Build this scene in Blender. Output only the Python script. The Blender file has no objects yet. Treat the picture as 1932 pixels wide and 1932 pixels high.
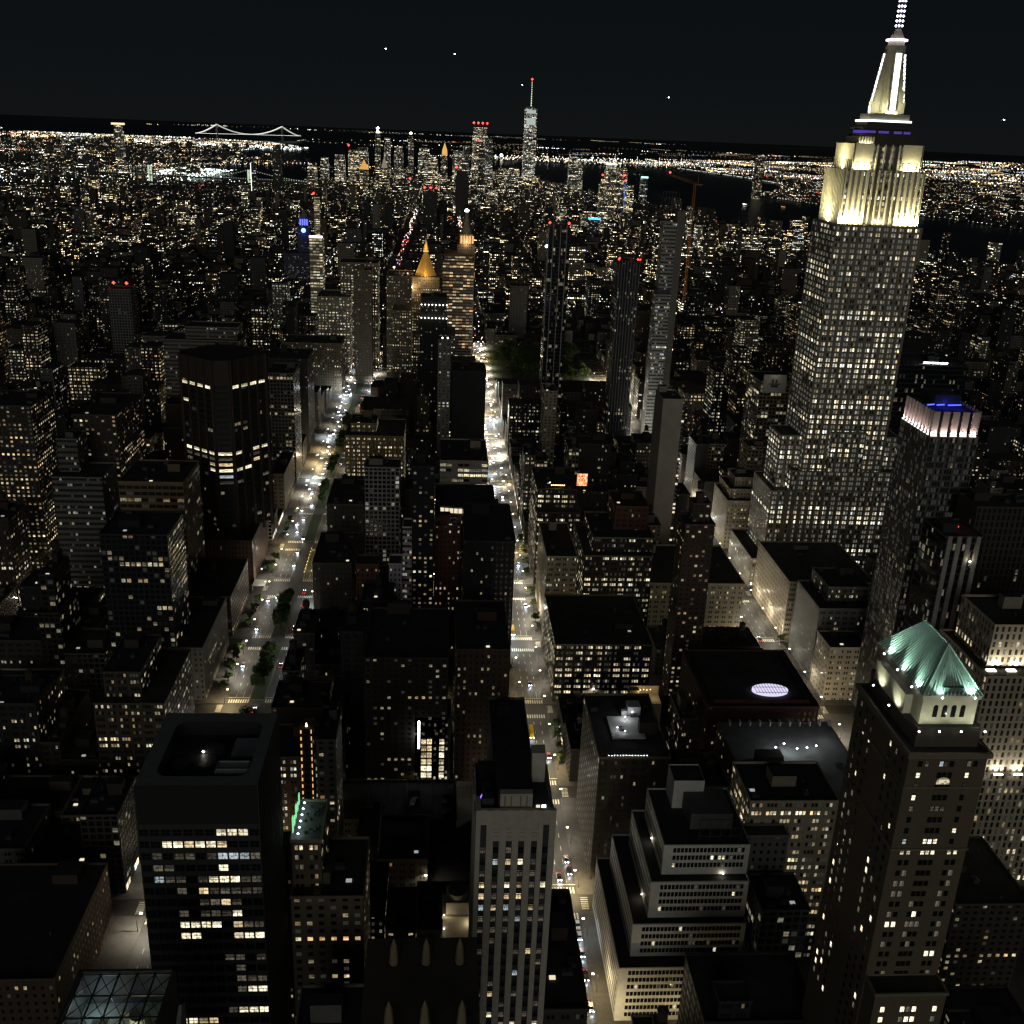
import bpy, math, random
import numpy as np
from mathutils import Vector, Matrix
R = math.radians
rnd = random.Random(7)
S = bpy.context.scene
COL = S.collection

# ------------------------------------------------------------------ camera
CAM = Vector((-4.69, 32.66, 317.08))
yaw, pit, rol = 0.075383, -0.355503, 0.042269
fw = Vector((math.sin(yaw)*math.cos(pit), math.cos(yaw)*math.cos(pit), math.sin(pit)))
rt = Vector((math.cos(yaw), -math.sin(yaw), 0)); up = rt.cross(fw)
r2 = rt*math.cos(rol)+up*math.sin(rol); u2 = -rt*math.sin(rol)+up*math.cos(rol)
cd = bpy.data.cameras.new('camera'); cam = bpy.data.objects.new('camera', cd); COL.objects.link(cam)
M3 = Matrix((r2, u2, -fw)).transposed()
cam.matrix_world = Matrix.Translation(CAM) @ M3.to_4x4()
cd.sensor_width = 36; cd.sensor_height = 36; cd.sensor_fit = 'HORIZONTAL'
cd.lens = 36*1946.31/1932; cd.clip_start = 1; cd.clip_end = 120000
S.camera = cam

# ------------------------------------------------------------------ world, sky glow, low city-glow light, exposure
W = bpy.data.worlds.new('World'); S.world = W; W.use_nodes = True
nt = W.node_tree; nt.nodes.clear()
wo = nt.nodes.new('ShaderNodeOutputWorld'); bg = nt.nodes.new('ShaderNodeBackground')
tc = nt.nodes.new('ShaderNodeTexCoord'); sp = nt.nodes.new('ShaderNodeSeparateXYZ'); cr = nt.nodes.new('ShaderNodeValToRGB')
nt.links.new(tc.outputs['Generated'], sp.inputs[0]); nt.links.new(sp.outputs['Z'], cr.inputs[0])
nt.links.new(cr.outputs[0], bg.inputs[0]); nt.links.new(bg.outputs[0], wo.inputs[0])
e = cr.color_ramp.elements
e[0].position = 0.0; e[0].color = (.0056, .0068, .0072, 1)
e[1].position = .22; e[1].color = (.0022, .0036, .0048, 1)
m = e.new(.07); m.color = (.0040, .0055, .0065, 1)
bg.inputs[1].default_value = 1.0
sd = bpy.data.lights.new('city_glow', 'SUN'); sd.energy = 0.31; sd.angle = R(40); sd.color = (.97, .97, .88)  # soft sun added to stand in for city glow behind the camera
so = bpy.data.objects.new('city_glow', sd); COL.objects.link(so)
so.rotation_euler = Vector((.10, .97, -.17)).to_track_quat('-Z', 'Y').to_euler(); so.location = (0, -300, 500)
S.view_settings.view_transform = 'Standard'; S.view_settings.look = 'None'
S.view_settings.exposure = 0; S.view_settings.gamma = 1
S.render.engine = 'CYCLES'
cy = S.cycles
cy.use_denoising = True; cy.denoiser = 'OPENIMAGEDENOISE'; cy.denoising_input_passes = 'RGB_ALBEDO_NORMAL'; cy.denoising_prefilter = 'ACCURATE'
cy.max_bounces = 3; cy.diffuse_bounces = 2; cy.glossy_bounces = 2; cy.transmission_bounces = 1; cy.volume_bounces = 0
cy.sample_clamp_indirect = 2.0; cy.sample_clamp_direct = 0
cy.use_light_tree = True; cy.caustics_reflective = False; cy.caustics_refractive = False
cy.filter_width = 1.4

# ------------------------------------------------------------------ helpers
def tag(o, label=None, cat=None, group=None, kind=None):
    if label: o['label'] = label
    if cat: o['category'] = cat
    if group: o['group'] = group
    if kind: o['kind'] = kind
    return o
def thing(name, label, cat, loc=(0, 0, 0), rz=0, group=None, kind=None):
    o = bpy.data.objects.new(name, None); COL.objects.link(o); o.empty_display_size = 1
    o.location = loc; o.rotation_euler = (0, 0, rz)
    return tag(o, label, cat, group, kind)
def link(name, me, parent=None, loc=(0, 0, 0), rz=0):
    o = bpy.data.objects.new(name, me); COL.objects.link(o); o.location = loc; o.rotation_euler = (0, 0, rz)
    if parent: o.parent = parent
    return o
def copy_tree(o, parent=None):
    c = o.copy(); COL.objects.link(c); c.parent = parent
    for ch in list(o.children): copy_tree(ch, c)
    return c

class MB:
    """collects quads/polys with uv in metres, wall colour and (seed,tone,lit) per face"""
    def __init__(s, wc=(.1, .1, .1), lit=.2, tone=.4):
        s.v = []; s.f = []; s.uv = []; s.wc = []; s.sd = []; s.mi = []; s.c = wc; s.lit = lit; s.tone = tone; s.m = 0
    def poly(s, pts, uvs=None, c=None, lit=None, tone=None, m=None, seed=None):
        b = len(s.v); s.v += [tuple(p) for p in pts]; s.f.append(tuple(range(b, b+len(pts))))
        s.uv += uvs if uvs else [(0, 0)]*len(pts)
        s.wc.append((*(c or s.c), 1)); s.sd.append((rnd.random() if seed is None else seed, s.tone if tone is None else tone, s.lit if lit is None else lit))
        s.mi.append(s.m if m is None else m)
    def wall(s, a, b, z0, z1, px=None, **k):
        L = math.dist(a, b)
        n = max(1, round(L/px))*px if px else L
        s.poly([(a[0], a[1], z0), (b[0], b[1], z0), (b[0], b[1], z1), (a[0], a[1], z1)], [(0, z0-z1+300), (n, z0-z1+300), (n, 300), (0, 300)], **k)
    def box(s, x0, x1, y0, y1, z0, z1, px=None, sides='nsewt', **k):
        if 'n' in sides: s.wall((x0, y0), (x1, y0), z0, z1, px, **k)
        if 'w' in sides: s.wall((x1, y0), (x1, y1), z0, z1, px, **k)
        if 's' in sides: s.wall((x1, y1), (x0, y1), z0, z1, px, **k)
        if 'e' in sides: s.wall((x0, y1), (x0, y0), z0, z1, px, **k)
        if 't' in sides: s.poly([(x0, y0, z1), (x1, y0, z1), (x1, y1, z1), (x0, y1, z1)], **k)
        if 'b' in sides: s.poly([(x0, y1, z0), (x1, y1, z0), (x1, y0, z0), (x0, y0, z0)], **k)
    def prism(s, pts, z0, z1, px=None, top=True, walls=True, **k):
        n = len(pts)
        if walls:
            for i in range(n): s.wall(pts[i], pts[(i+1) % n], z0, z1, px, **k)
        if top: s.poly([(p[0], p[1], z1) for p in pts], **k)
    def frustum(s, cx, cy, r0, r1, z0, z1, n=12, cap=True, **k):
        a = [(math.cos(2*math.pi*i/n), math.sin(2*math.pi*i/n)) for i in range(n)]
        for i in range(n):
            p, q = a[i], a[(i+1) % n]
            s.poly([(cx+p[0]*r0, cy+p[1]*r0, z0), (cx+q[0]*r0, cy+q[1]*r0, z0), (cx+q[0]*r1, cy+q[1]*r1, z1), (cx+p[0]*r1, cy+p[1]*r1, z1)], **k)
        if cap and r1 > .01: s.poly([(cx+p[0]*r1, cy+p[1]*r1, z1) for p in a], **k)
    def bar(s, p, q, w, **k):
        p = Vector(p); q = Vector(q); d = (q-p).normalized()
        a = d.cross(Vector((0, 0, 1))) if abs(d.z) < .95 else d.cross(Vector((1, 0, 0)))
        a.normalize(); b = a.cross(d).normalized(); a *= w/2; b *= w/2
        c0 = [p+a+b, p-a+b, p-a-b, p+a-b]; c1 = [q+a+b, q-a+b, q-a-b, q+a-b]
        for i in range(4): j = (i+1) % 4; s.poly([c0[i], c0[j], c1[j], c1[i]], **k)
        s.poly(c1, **k); s.poly(c0[::-1], **k)
    def octa(s, x, y, z, r, **k):
        P = [(x+r, y, z), (x, y+r, z), (x-r, y, z), (x, y-r, z), (x, y, z+r), (x, y, z-r)]
        for i in range(4):
            j = (i+1) % 4; s.poly([P[i], P[j], P[4]], **k); s.poly([P[j], P[i], P[5]], **k)
    def mesh(s, name, mats, smooth=False):
        me = bpy.data.meshes.new(name)
        nv, nf = len(s.v), len(s.f)
        me.vertices.add(nv); me.vertices.foreach_set('co', np.array(s.v, 'f').ravel())
        ls = np.array([len(f) for f in s.f], 'i'); idx = np.concatenate([np.array(f, 'i') for f in s.f])
        me.loops.add(len(idx)); me.loops.foreach_set('vertex_index', idx)
        me.polygons.add(nf); me.polygons.foreach_set('loop_start', np.concatenate([[0], np.cumsum(ls)[:-1]]).astype('i'))
        me.polygons.foreach_set('material_index', np.array(s.mi, 'i'))
        me.update(calc_edges=True)
        u = me.uv_layers.new(name='uv'); u.data.foreach_set('uv', np.array(s.uv, 'f').ravel())
        a = me.attributes.new('wc', 'FLOAT_COLOR', 'FACE'); a.data.foreach_set('color', np.array(s.wc, 'f').ravel())
        a = me.attributes.new('sd', 'FLOAT_VECTOR', 'FACE'); a.data.foreach_set('vector', np.array(s.sd, 'f').ravel())
        for m in (mats if isinstance(mats, (list, tuple)) else [mats]): me.materials.append(m)
        if smooth: me.shade_smooth()
        me.validate(); return me
    def obj(s, name, mats, parent=None, loc=(0, 0, 0), smooth=False):
        return link(name, s.mesh(name, mats, smooth), parent, loc)
    def shift(s, dx, dy, dz=0):
        s.v = [(a+dx, b+dy, c+dz) for a, b, c in s.v]; return s

# ------------------------------------------------------------------ node helper
class NG:
    def __init__(s, mat): s.t = mat.node_tree; s.t.nodes.clear()
    def n(s, ty, **kw):
        x = s.t.nodes.new(ty)
        for k, v in kw.items(): setattr(x, k, v)
        return x
    def put(s, sock, v):
        if hasattr(v, 'is_output'): s.t.links.new(v, sock)
        elif v is not None: sock.default_value = v
    def m(s, op, a, b=None, c=None):
        x = s.n('ShaderNodeMath', operation=op)
        for i, v in enumerate((a, b, c)):
            if v is not None: s.put(x.inputs[i], v)
        return x.outputs[0]
    def vec(s, a, b, c):
        x = s.n('ShaderNodeCombineXYZ')
        for i, v in enumerate((a, b, c)): s.put(x.inputs[i], v)
        return x.outputs[0]
    def wn(s, a, b, c):
        x = s.n('ShaderNodeTexWhiteNoise', noise_dimensions='3D'); s.t.links.new(s.vec(a, b, c), x.inputs['Vector'])
        return x.outputs['Value'], x.outputs['Color']
    def mix(s, f, a, b):
        x = s.n('ShaderNodeMix', data_type='RGBA'); s.put(x.inputs['Factor'], f); s.put(x.inputs['A'], a); s.put(x.inputs['B'], b)
        return x.outputs['Result']
    def mixf(s, f, a, b):
        x = s.n('ShaderNodeMix', data_type='FLOAT'); s.put(x.inputs[0], f); s.put(x.inputs[2], a); s.put(x.inputs[3], b)
        return x.outputs[0]
    def noise(s, scale, detail=3, vec=None, dist=0):
        x = s.n('ShaderNodeTexNoise'); x.inputs['Scale'].default_value = scale; x.inputs['Detail'].default_value = detail
        x.inputs['Distortion'].default_value = dist
        if vec is None: vec = s.n('ShaderNodeTexCoord').outputs['Object']
        s.t.links.new(vec, x.inputs['Vector']); return x.outputs['Fac']
    def ramp(s, f, pts, const=False):
        x = s.n('ShaderNodeValToRGB'); s.put(x.inputs[0], f); el = x.color_ramp.elements
        if const: x.color_ramp.interpolation = 'CONSTANT'
        el[0].position, el[0].color = pts[0][0], (*pts[0][1], 1); el[1].position, el[1].color = pts[-1][0], (*pts[-1][1], 1)
        for p, c in pts[1:-1]: q = el.new(p); q.color = (*c, 1)
        return x.outputs[0]
    def out(s, **k):
        p = s.n('ShaderNodeBsdfPrincipled'); o = s.n('ShaderNodeOutputMaterial'); s.t.links.new(p.outputs[0], o.inputs[0])
        for key, v in k.items():
            s.put(p.inputs[key.replace('_', ' ')], v)
        return p
def newmat(name, sampling=False):
    m = bpy.data.materials.new(name); m.use_nodes = True
    m.cycles.emission_sampling = 'AUTO' if sampling else 'NONE'
    return m, NG(m)

WARM = [(0, (1, .45, .15)), (.14, (1, .66, .32)), (.35, (1, .80, .46)), (.6, (1, .91, .62)), (.82, (.98, .99, .86)), (.94, (.74, .88, 1)), (1, (.50, .66, 1))]
def wall_mat(name, px, py, ww, wh, n=1, gap=0., emis=1., dimp=.22, glass=(.008, .010, .012), mull=0., grough=.32, blinds=True, corr=1.0, dimv=.022):
    mt, g = newmat(name)
    uv = g.n('ShaderNodeUVMap'); uv.uv_map = 'uv'; sx = g.n('ShaderNodeSeparateXYZ'); g.t.links.new(uv.outputs[0], sx.inputs[0])
    u, v = sx.outputs[0], sx.outputs[1]
    at = g.n('ShaderNodeAttribute', attribute_name='sd'); s2 = g.n('ShaderNodeSeparateXYZ'); g.t.links.new(at.outputs['Vector'], s2.inputs[0])
    seed = g.m('MULTIPLY', s2.outputs[0], 57.3); tone = s2.outputs[1]; lit = s2.outputs[2]
    wc = g.n('ShaderNodeAttribute', attribute_name='wc').outputs['Color']
    B = n*px+gap
    b = g.m('FLOOR', g.m('DIVIDE', u, B)); ub = g.m('SUBTRACT', g.m('SUBTRACT', u, g.m('MULTIPLY', b, B)), gap/2)
    kk = g.m('DIVIDE', ub, px); k = g.m('FLOOR', kk); fx = g.m('FRACT', kk)
    vv = g.m('DIVIDE', v, py); row = g.m('FLOOR', vv); fy = g.m('FRACT', vv)
    mk = g.m('MULTIPLY', g.m('LESS_THAN', g.m('ABSOLUTE', g.m('SUBTRACT', fx, .5)), ww/2), g.m('LESS_THAN', g.m('ABSOLUTE', g.m('SUBTRACT', fy, .5)), wh/2))
    if n > 1 or gap > 0: mk = g.m('MULTIPLY', mk, g.m('MULTIPLY', g.m('GREATER_THAN', ub, 0), g.m('LESS_THAN', ub, n*px)))
    idx = g.m('ADD', g.m('MULTIPLY', b, n), k)
    r1, rc = g.wn(g.m('ADD', idx, seed), row, g.m('MULTIPLY', seed, 1.7))
    sc = g.n('ShaderNodeSeparateColor'); g.t.links.new(rc, sc.inputs[0]); ra, rb, rr = sc.outputs[0], sc.outputs[1], sc.outputs[2]
    rf, _ = g.wn(row, seed, 3.3); rg, _ = g.wn(g.m('FLOOR', g.m('DIVIDE', idx, 3)), row, g.m('ADD', seed, 9.1))
    fl = g.m('ADD', .45/corr, g.m('MULTIPLY', g.m('POWER', rf, 4), 3.0*corr))
    cl = g.m('ADD', .35, g.m('MULTIPLY', g.m('GREATER_THAN', rg, .55), 1.5))
    p = g.m('MULTIPLY', lit, g.m('MULTIPLY', fl, cl))
    on = g.m('LESS_THAN', r1, p)
    br = g.m('ADD', .16, g.m('MULTIPLY', g.m('POWER', ra, 1.6), 1.15))
    q_, _ = g.wn(g.m('ADD', g.m('FLOOR', g.m('MULTIPLY', fx, 4)), g.m('MULTIPLY', idx, 7)), g.m('ADD', g.m('FLOOR', g.m('MULTIPLY', fy, 5)), g.m('MULTIPLY', row, 11)), seed)
    br = g.m('MULTIPLY', br, g.mixf(q_, .45, 1.35))
    if blinds: br = g.m('MULTIPLY', br, g.mixf(g.m('GREATER_THAN', fy, g.m('ADD', .25, rb)), 1.0, .45))
    dim = g.m('MULTIPLY', g.m('LESS_THAN', r1, g.m('ADD', p, g.m('MULTIPLY', lit, dimp*3))), dimv)
    em = g.m('MULTIPLY', mk, g.m('MULTIPLY', emis, g.m('MAXIMUM', g.m('MULTIPLY', on, br), dim)))
    if mull: # window mullion lines inside the pane
        mf = g.m('FRACT', g.m('MULTIPLY', fx, mull)); em = g.m('MULTIPLY', em, g.mixf(g.m('GREATER_THAN', mf, .12), .15, 1.0))
    rt_ = g.m('MULTIPLY', g.m('ADD', g.m('MULTIPLY', rr, .55), g.m('MULTIPLY', tone, .55)), g.mixf(on, .75, 1.0))
    col = g.mix(on, (.85, .85, .75, 1), g.ramp(rt_, WARM))
    nz = g.noise(.11, 5); nz2 = g.noise(1.3, 3)
    f = g.m('ADD', .55, g.m('ADD', g.m('MULTIPLY', nz, .6), g.m('MULTIPLY', nz2, .3)))
    wcol = g.n('ShaderNodeVectorMath', operation='SCALE'); g.t.links.new(wc, wcol.inputs[0]); g.t.links.new(f, wcol.inputs['Scale'])
    # slab and sill courses
    base = g.mix(mk, wcol.outputs[0], (*glass, 1))
    g.out(Base_Color=base, Roughness=g.mixf(mk, .85, grough), Emission_Color=col, Emission_Strength=em)
    mt['px'] = B
    return mt
def plain(name, col, rough=.85, nscale=.3, var=.5, metal=0., spec=None, vcol=False, detail=4):
    mt, g = newmat(name)
    f = g.m('ADD', 1-var/2, g.m('MULTIPLY', g.m('SUBTRACT', g.noise(nscale, detail), .25), var))
    src = g.n('ShaderNodeAttribute', attribute_name='wc').outputs['Color'] if vcol else (*col, 1)
    v = g.n('ShaderNodeVectorMath', operation='SCALE'); g.put(v.inputs[0], src if vcol else col); g.t.links.new(f, v.inputs['Scale'])
    g.out(Base_Color=v.outputs[0], Roughness=rough, Metallic=metal)
    return mt
def emit(name, col, st, sampling=False):
    mt, g = newmat(name, sampling)
    g.out(Base_Color=(0.02, .02, .02, 1), Emission_Color=(*col, 1), Emission_Strength=st)
    return mt
def emit_v(name, st):
    mt, g = newmat(name)
    g.out(Base_Color=(0, 0, 0, 1), Emission_Color=g.n('ShaderNodeAttribute', attribute_name='wc').outputs['Color'], Emission_Strength=st)
    return mt

M = {}
M['punch'] = wall_mat('wall_punched_windows', 2.9, 3.5, .36, .44, emis=1.3)
M['pair'] = wall_mat('wall_paired_windows', 1.5, 3.6, .66, .46, 2, 1.7, emis=1.3)
M['trip'] = wall_mat('wall_triple_windows', 1.35, 3.7, .72, .46, 3, 1.5, emis=1.3)
M['resid'] = wall_mat('wall_apartment_windows', 3.5, 3.0, .44, .46, emis=1.2)
M['ribbon'] = wall_mat('wall_ribbon_windows', 1.6, 3.9, .90, .46)
M['pier'] = wall_mat('wall_pier_windows', 2.7, 3.7, .44, .70)
M['grid'] = wall_mat('wall_grid_windows', 3.1, 3.3, .70, .66, grough=.2)
M['glass'] = wall_mat('wall_curtain_glass', 1.5, 3.9, .93, .80, emis=.8, grough=.08)
M['esb'] = wall_mat('wall_limestone_piers', 1.75, 3.75, .66, .60, 2, 2.0, emis=2.0, dimp=.5, corr=2.3, dimv=.06)
M['twr'] = wall_mat('wall_tower_windows', 3.6, 4.4, .62, .42, emis=5.0, corr=1.2)
M['far'] = wall_mat('wall_far_windows', 4.2, 4.6, .46, .36, emis=8.0, corr=1.3, dimv=.008)
M['vfar'] = wall_mat('wall_distant_windows', 8., 8., .40, .30, emis=14., dimv=.004)
M['fine'] = wall_mat('wall_fine_grid', 1.5, 3.4, .70, .72, 3, 1.1, grough=.3, dimp=4, dimv=.03)
M['office'] = wall_mat('wall_office_floors', 4.5, 4.2, .88, .52, emis=1.0, dimp=.4, mull=3)
M['blank'] = wall_mat('wall_blank', 3, 3, .001, .001)
M['roof'] = plain('roof_tar', (.050, .050, .050), .9, .14, 1.2)
M['roofl'] = plain('roof_pale', (.16, .165, .17), .9, .2, .7)
M['stone'] = plain('trim_stone', (.3, .27, .22), .8, .5, .4, vcol=True)
M['metal'] = plain('dark_metal', (.06, .06, .065), .5, 1, .4)
M['copper'] = plain('green_copper', (.42, .62, .52), .6, .35, .6)
M['copper_seam'] = plain('copper_seam', (.60, .84, .72), .6, .35, .4)
M['tank'] = plain('tank_wood', (.055, .038, .026), .9, 1.5, .6)
M['gold'] = plain('gilded_tile', (.75, .50, .14), .45, .4, .4)
def E3(k, c, s, smp=False): M[k] = emit(k, c, s, smp)
E3('e_warm', (1, .70, .34), 5); E3('e_white', (1, .95, .85), 7); E3('e_cool', (.75, .88, 1), 8); E3('e_red', (1, .03, .02), 9)
E3('e_blue', (.03, .04, 1), 7); E3('e_green', (.3, 1, .45), .8); E3('e_amber', (1, .52, .18), 1.1); E3('e_window', (1, .86, .60), .9)
E3('e_sky', (.9, .97, 1), .35); E3('e_sodium', (1, .80, .50), 14); E3('e_led', (.92, .96, 1), 16); E3('e_head', (.72, .82, 1), 26); E3('e_tail', (1, .05, .02), 5); E3('e_pink', (1, .72, .66), 1.3)
E3('e_mast', (1, .99, .88), 3.2); E3('e_purple', (.25, .15, 1), .28); E3('e_violet', (.80, .74, 1), 1.0)
M['e_v'] = emit_v('far_lamps', 2.0)

M['e_shop'] = emit_v('shop_light', 1.2)
def lightpt(parent, loc, power, col=(1, .86, .62), r=.3, ty='POINT', name='lamp_light', **k):
    key = (ty, round(power, 1), col, r, tuple(sorted(k.items())))
    d = LD.get(key)
    if d is None:
        d = bpy.data.lights.new(name, ty); d.energy = power; d.color = col
        if ty == 'AREA':
            d.shape = 'RECTANGLE'; d.size = k.get('size', 1); d.size_y = k.get('size_y', 1); d.spread = k.get('spread', math.pi)
        else: d.shadow_soft_size = r
        if ty == 'SPOT': d.spot_size = k.get('angle', R(70)); d.spot_blend = .6
        LD[key] = d
    o = bpy.data.objects.new(name, d); COL.objects.link(o); o.location = loc; o.parent = parent
    return o
LD = {}
def aim(o, d): o.rotation_euler = Vector(d).to_track_quat('-Z', 'Y').to_euler()

# ------------------------------------------------------------------ geography (metres from the tower we stand on; +Y = downtown)
def loc(lat, lon):
    dN = (lat-40.75297)*111045; dE = (lon+73.97855)*84390; a = R(209); b = R(299)
    return (dN*math.cos(b)+dE*math.sin(b), dN*math.cos(a)+dE*math.sin(a))
GEO = dict(
 manhattan=[(40.70,-74.0175),(40.7115,-74.0185),(40.7195,-74.0155),(40.728,-74.0125),(40.742,-74.010),(40.757,-74.006),(40.775,-73.995),(40.80,-73.97),(40.78,-73.93),(40.752,-73.963),(40.743,-73.971),(40.734,-73.9735),(40.727,-73.971),(40.718,-73.9735),(40.7105,-73.977),(40.709,-73.990),(40.7065,-74.0005),(40.701,-74.010)],
 brooklyn=[(40.75,-73.955),(40.735,-73.962),(40.72,-73.963),(40.708,-73.970),(40.7035,-73.978),(40.705,-73.989),(40.7035,-73.9955),(40.697,-74.000),(40.688,-74.004),(40.680,-74.018),(40.673,-74.016),(40.667,-74.005),(40.655,-74.022),(40.645,-74.030),(40.636,-74.039),(40.62,-74.042),(40.608,-74.037),(40.598,-74.005),(40.577,-74.01),(40.572,-73.95),(40.58,-73.85),(40.58,-73.6),(40.9,-73.6)],
 staten=[(40.645,-74.075),(40.605,-74.055),(40.595,-74.062),(40.54,-74.13),(40.50,-74.25),(40.625,-74.20),(40.640,-74.14)],
 jersey=[(40.80,-73.99),(40.76,-74.018),(40.745,-74.024),(40.735,-74.027),(40.725,-74.031),(40.7165,-74.032),(40.711,-74.034),(40.708,-74.041),(40.700,-74.052),(40.69,-74.059),(40.676,-74.067),(40.668,-74.060),(40.658,-74.045),(40.654,-74.053),(40.661,-74.082),(40.650,-74.090),(40.646,-74.14),(40.632,-74.20),(40.5,-74.27),(40.35,-74.7),(40.95,-74.7),(40.95,-73.95)],
 shore=[(40.49,-74.27),(40.44,-74.12),(40.46,-74.01),(40.42,-73.98),(40.25,-73.98),(40.25,-74.7),(40.35,-74.7)],
 governors=[(40.6935,-74.0155),(40.692,-74.012),(40.688,-74.0125),(40.684,-74.0215),(40.6855,-74.0255),(40.690,-74.0195)],
 liberty=[(40.6905,-74.0440),(40.6895,-74.0432),(40.6883,-74.0450),(40.6892,-74.0470),(40.6904,-74.0462)],
 ellis=[(40.7005,-74.0385),(40.6985,-74.0375),(40.6975,-74.0415),(40.6995,-74.0425)])
GEO = {k: [loc(*p) for p in v] for k, v in GEO.items()}
def inside(x, y, poly):
    c = False; n = len(poly); j = n-1
    for i in range(n):
        xi, yi = poly[i]; xj, yj = poly[j]
        if (yi > y) != (yj > y) and x < (xj-xi)*(y-yi)/(yj-yi)+xi: c = not c
        j = i
    return c
def land(x, y): return any(inside(x, y, p) for p in GEO.values())
def inview(x, y, z, mg=1.05):
    d = Vector((x, y, z))-CAM; w = d.dot(fw)
    return w > 0 and abs(d.dot(r2)/w) < .4964*mg and abs(d.dot(u2)/w) < .4964*mg

# ground and water
mt, g = newmat('asphalt_ground')
n1 = g.noise(.02, 4); n2 = g.noise(.35, 5); n3 = g.noise(2.5, 3)
k1 = g.m('ADD', g.m('MULTIPLY', n1, .6), g.m('ADD', g.m('MULTIPLY', n2, .5), g.m('MULTIPLY', n3, .2)))
g.out(Base_Color=g.ramp(k1, [(.3, (.022, .021, .019)), (.6, (.045, .042, .038)), (.85, (.075, .070, .062))]), Roughness=g.mixf(n2, .45, .8))
M['asphalt'] = mt
mt, g = newmat('harbour_water')
p = g.out(Base_Color=(.004, .008, .010, 1), Roughness=.30, IOR=1.33)
bm = g.n('ShaderNodeBump'); bm.inputs['Strength'].default_value = .2; bm.inputs['Distance'].default_value = 2
g.t.links.new(g.noise(.06, 4), bm.inputs['Height']); g.t.links.new(bm.outputs[0], p.inputs['Normal'])
M['water'] = mt
mt, g = newmat('pavement_slabs')
br = g.n('ShaderNodeTexBrick'); br.inputs['Scale'].default_value = .6; br.offset = 0
br.inputs['Color1'].default_value = (.13, .12, .11, 1); br.inputs['Color2'].default_value = (.10, .095, .085, 1); br.inputs['Mortar'].default_value = (.07, .066, .06, 1)
g.t.links.new(g.n('ShaderNodeTexCoord').outputs['Object'], br.inputs['Vector'])
v = g.n('ShaderNodeVectorMath', operation='SCALE'); g.t.links.new(br.outputs[0], v.inputs[0]); g.t.links.new(g.m('ADD', .6, g.m('MULTIPLY', g.noise(.3, 4), .7)), v.inputs['Scale'])
g.out(Base_Color=v.outputs[0], Roughness=.85)
M['pave'] = mt
M['paint'] = plain('road_paint', (.80, .76, .60), .6, .8, .5)
M['paint_y'] = plain('road_paint_yellow', (.60, .42, .08), .6, .8, .6)
M['leaf'] = plain('foliage', (.055, .085, .028), .8, .5, .9)
M['leafv0'] = plain('planter_leaf', (.06, .1, .03), .8, .6, .6)
M['bark'] = plain('bark', (.05, .035, .022), .9, 2, .5)

b = MB(); b.poly([(-46000, -3000, -3), (46000, -3000, -3), (46000, 45500, -3), (-46000, 45500, -3)])
tag(b.obj('water', M['water']), kind='structure')
for k, poly in GEO.items():
    b = MB(); a = sum(poly[i][0]*poly[(i+1) % len(poly)][1]-poly[(i+1) % len(poly)][0]*poly[i][1] for i in range(len(poly)))
    q = poly if a > 0 else poly[::-1]
    b.prism(q, -3, 0)
    tag(b.obj('ground' if k == 'manhattan' else 'land', M['asphalt']), kind='structure')

AV = [(-1330, -1080), (-1050, -883), (-853, -657), (-627, -441), (-411, -283), (-260, -137), (-86, 39), (65, 198), (228, 508), (538, 782), (812, 1056), (1086, 1330), (1360, 1604), (1634, 1850)]
def st(n): return 394+(38-n)*80.5+(3 if n < 34.5 else 0)
def blocky(n):  # block south of street n
    w = 15 if n in (42, 34, 23, 14) else 9; w2 = 15 if n-1 in (42, 34, 23, 14) else 9
    return st(n)+w, st(n-1)-w2
b = MB()
for n in range(42, 14, -1):
    y0, y1 = blocky(n)
    for x0, x1 in AV[3:11]:
        sw = 4.5
        if inview((x0+x1)/2, y0, 0, 1.5) or inview(x0, y1, 0, 1.5) or inview(x1, y1, 0, 1.5):
            b.box(x0-(sw if x0 != 65 else 6), x1+(sw if x1 not in (-137,) else 11.8), y0-4, y1+4, 0, .15)
tag(b.obj('pavement', M['pave']), kind='structure')
# medians on the tree-lined avenue
b = MB()
for n in range(41, 15, -1):
    y0, y1 = blocky(n)
    if n == 34: continue
    b.box(-113, -104, y0, y1, 0, .3)
tag(b.obj('median_strip', M['pave']), kind='structure')
b = MB()
for n in range(41, 15, -1):
    y0, y1 = blocky(n)
    if n in (34,): continue
    b.box(-112.4, -104.6, y0+.6, y1-.6, .3, .38, sides='t')
mg_ = plain('planting', (.03, .05, .018), .9, .8, .8)
tag(b.obj('grass', mg_), kind='stuff')
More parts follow.
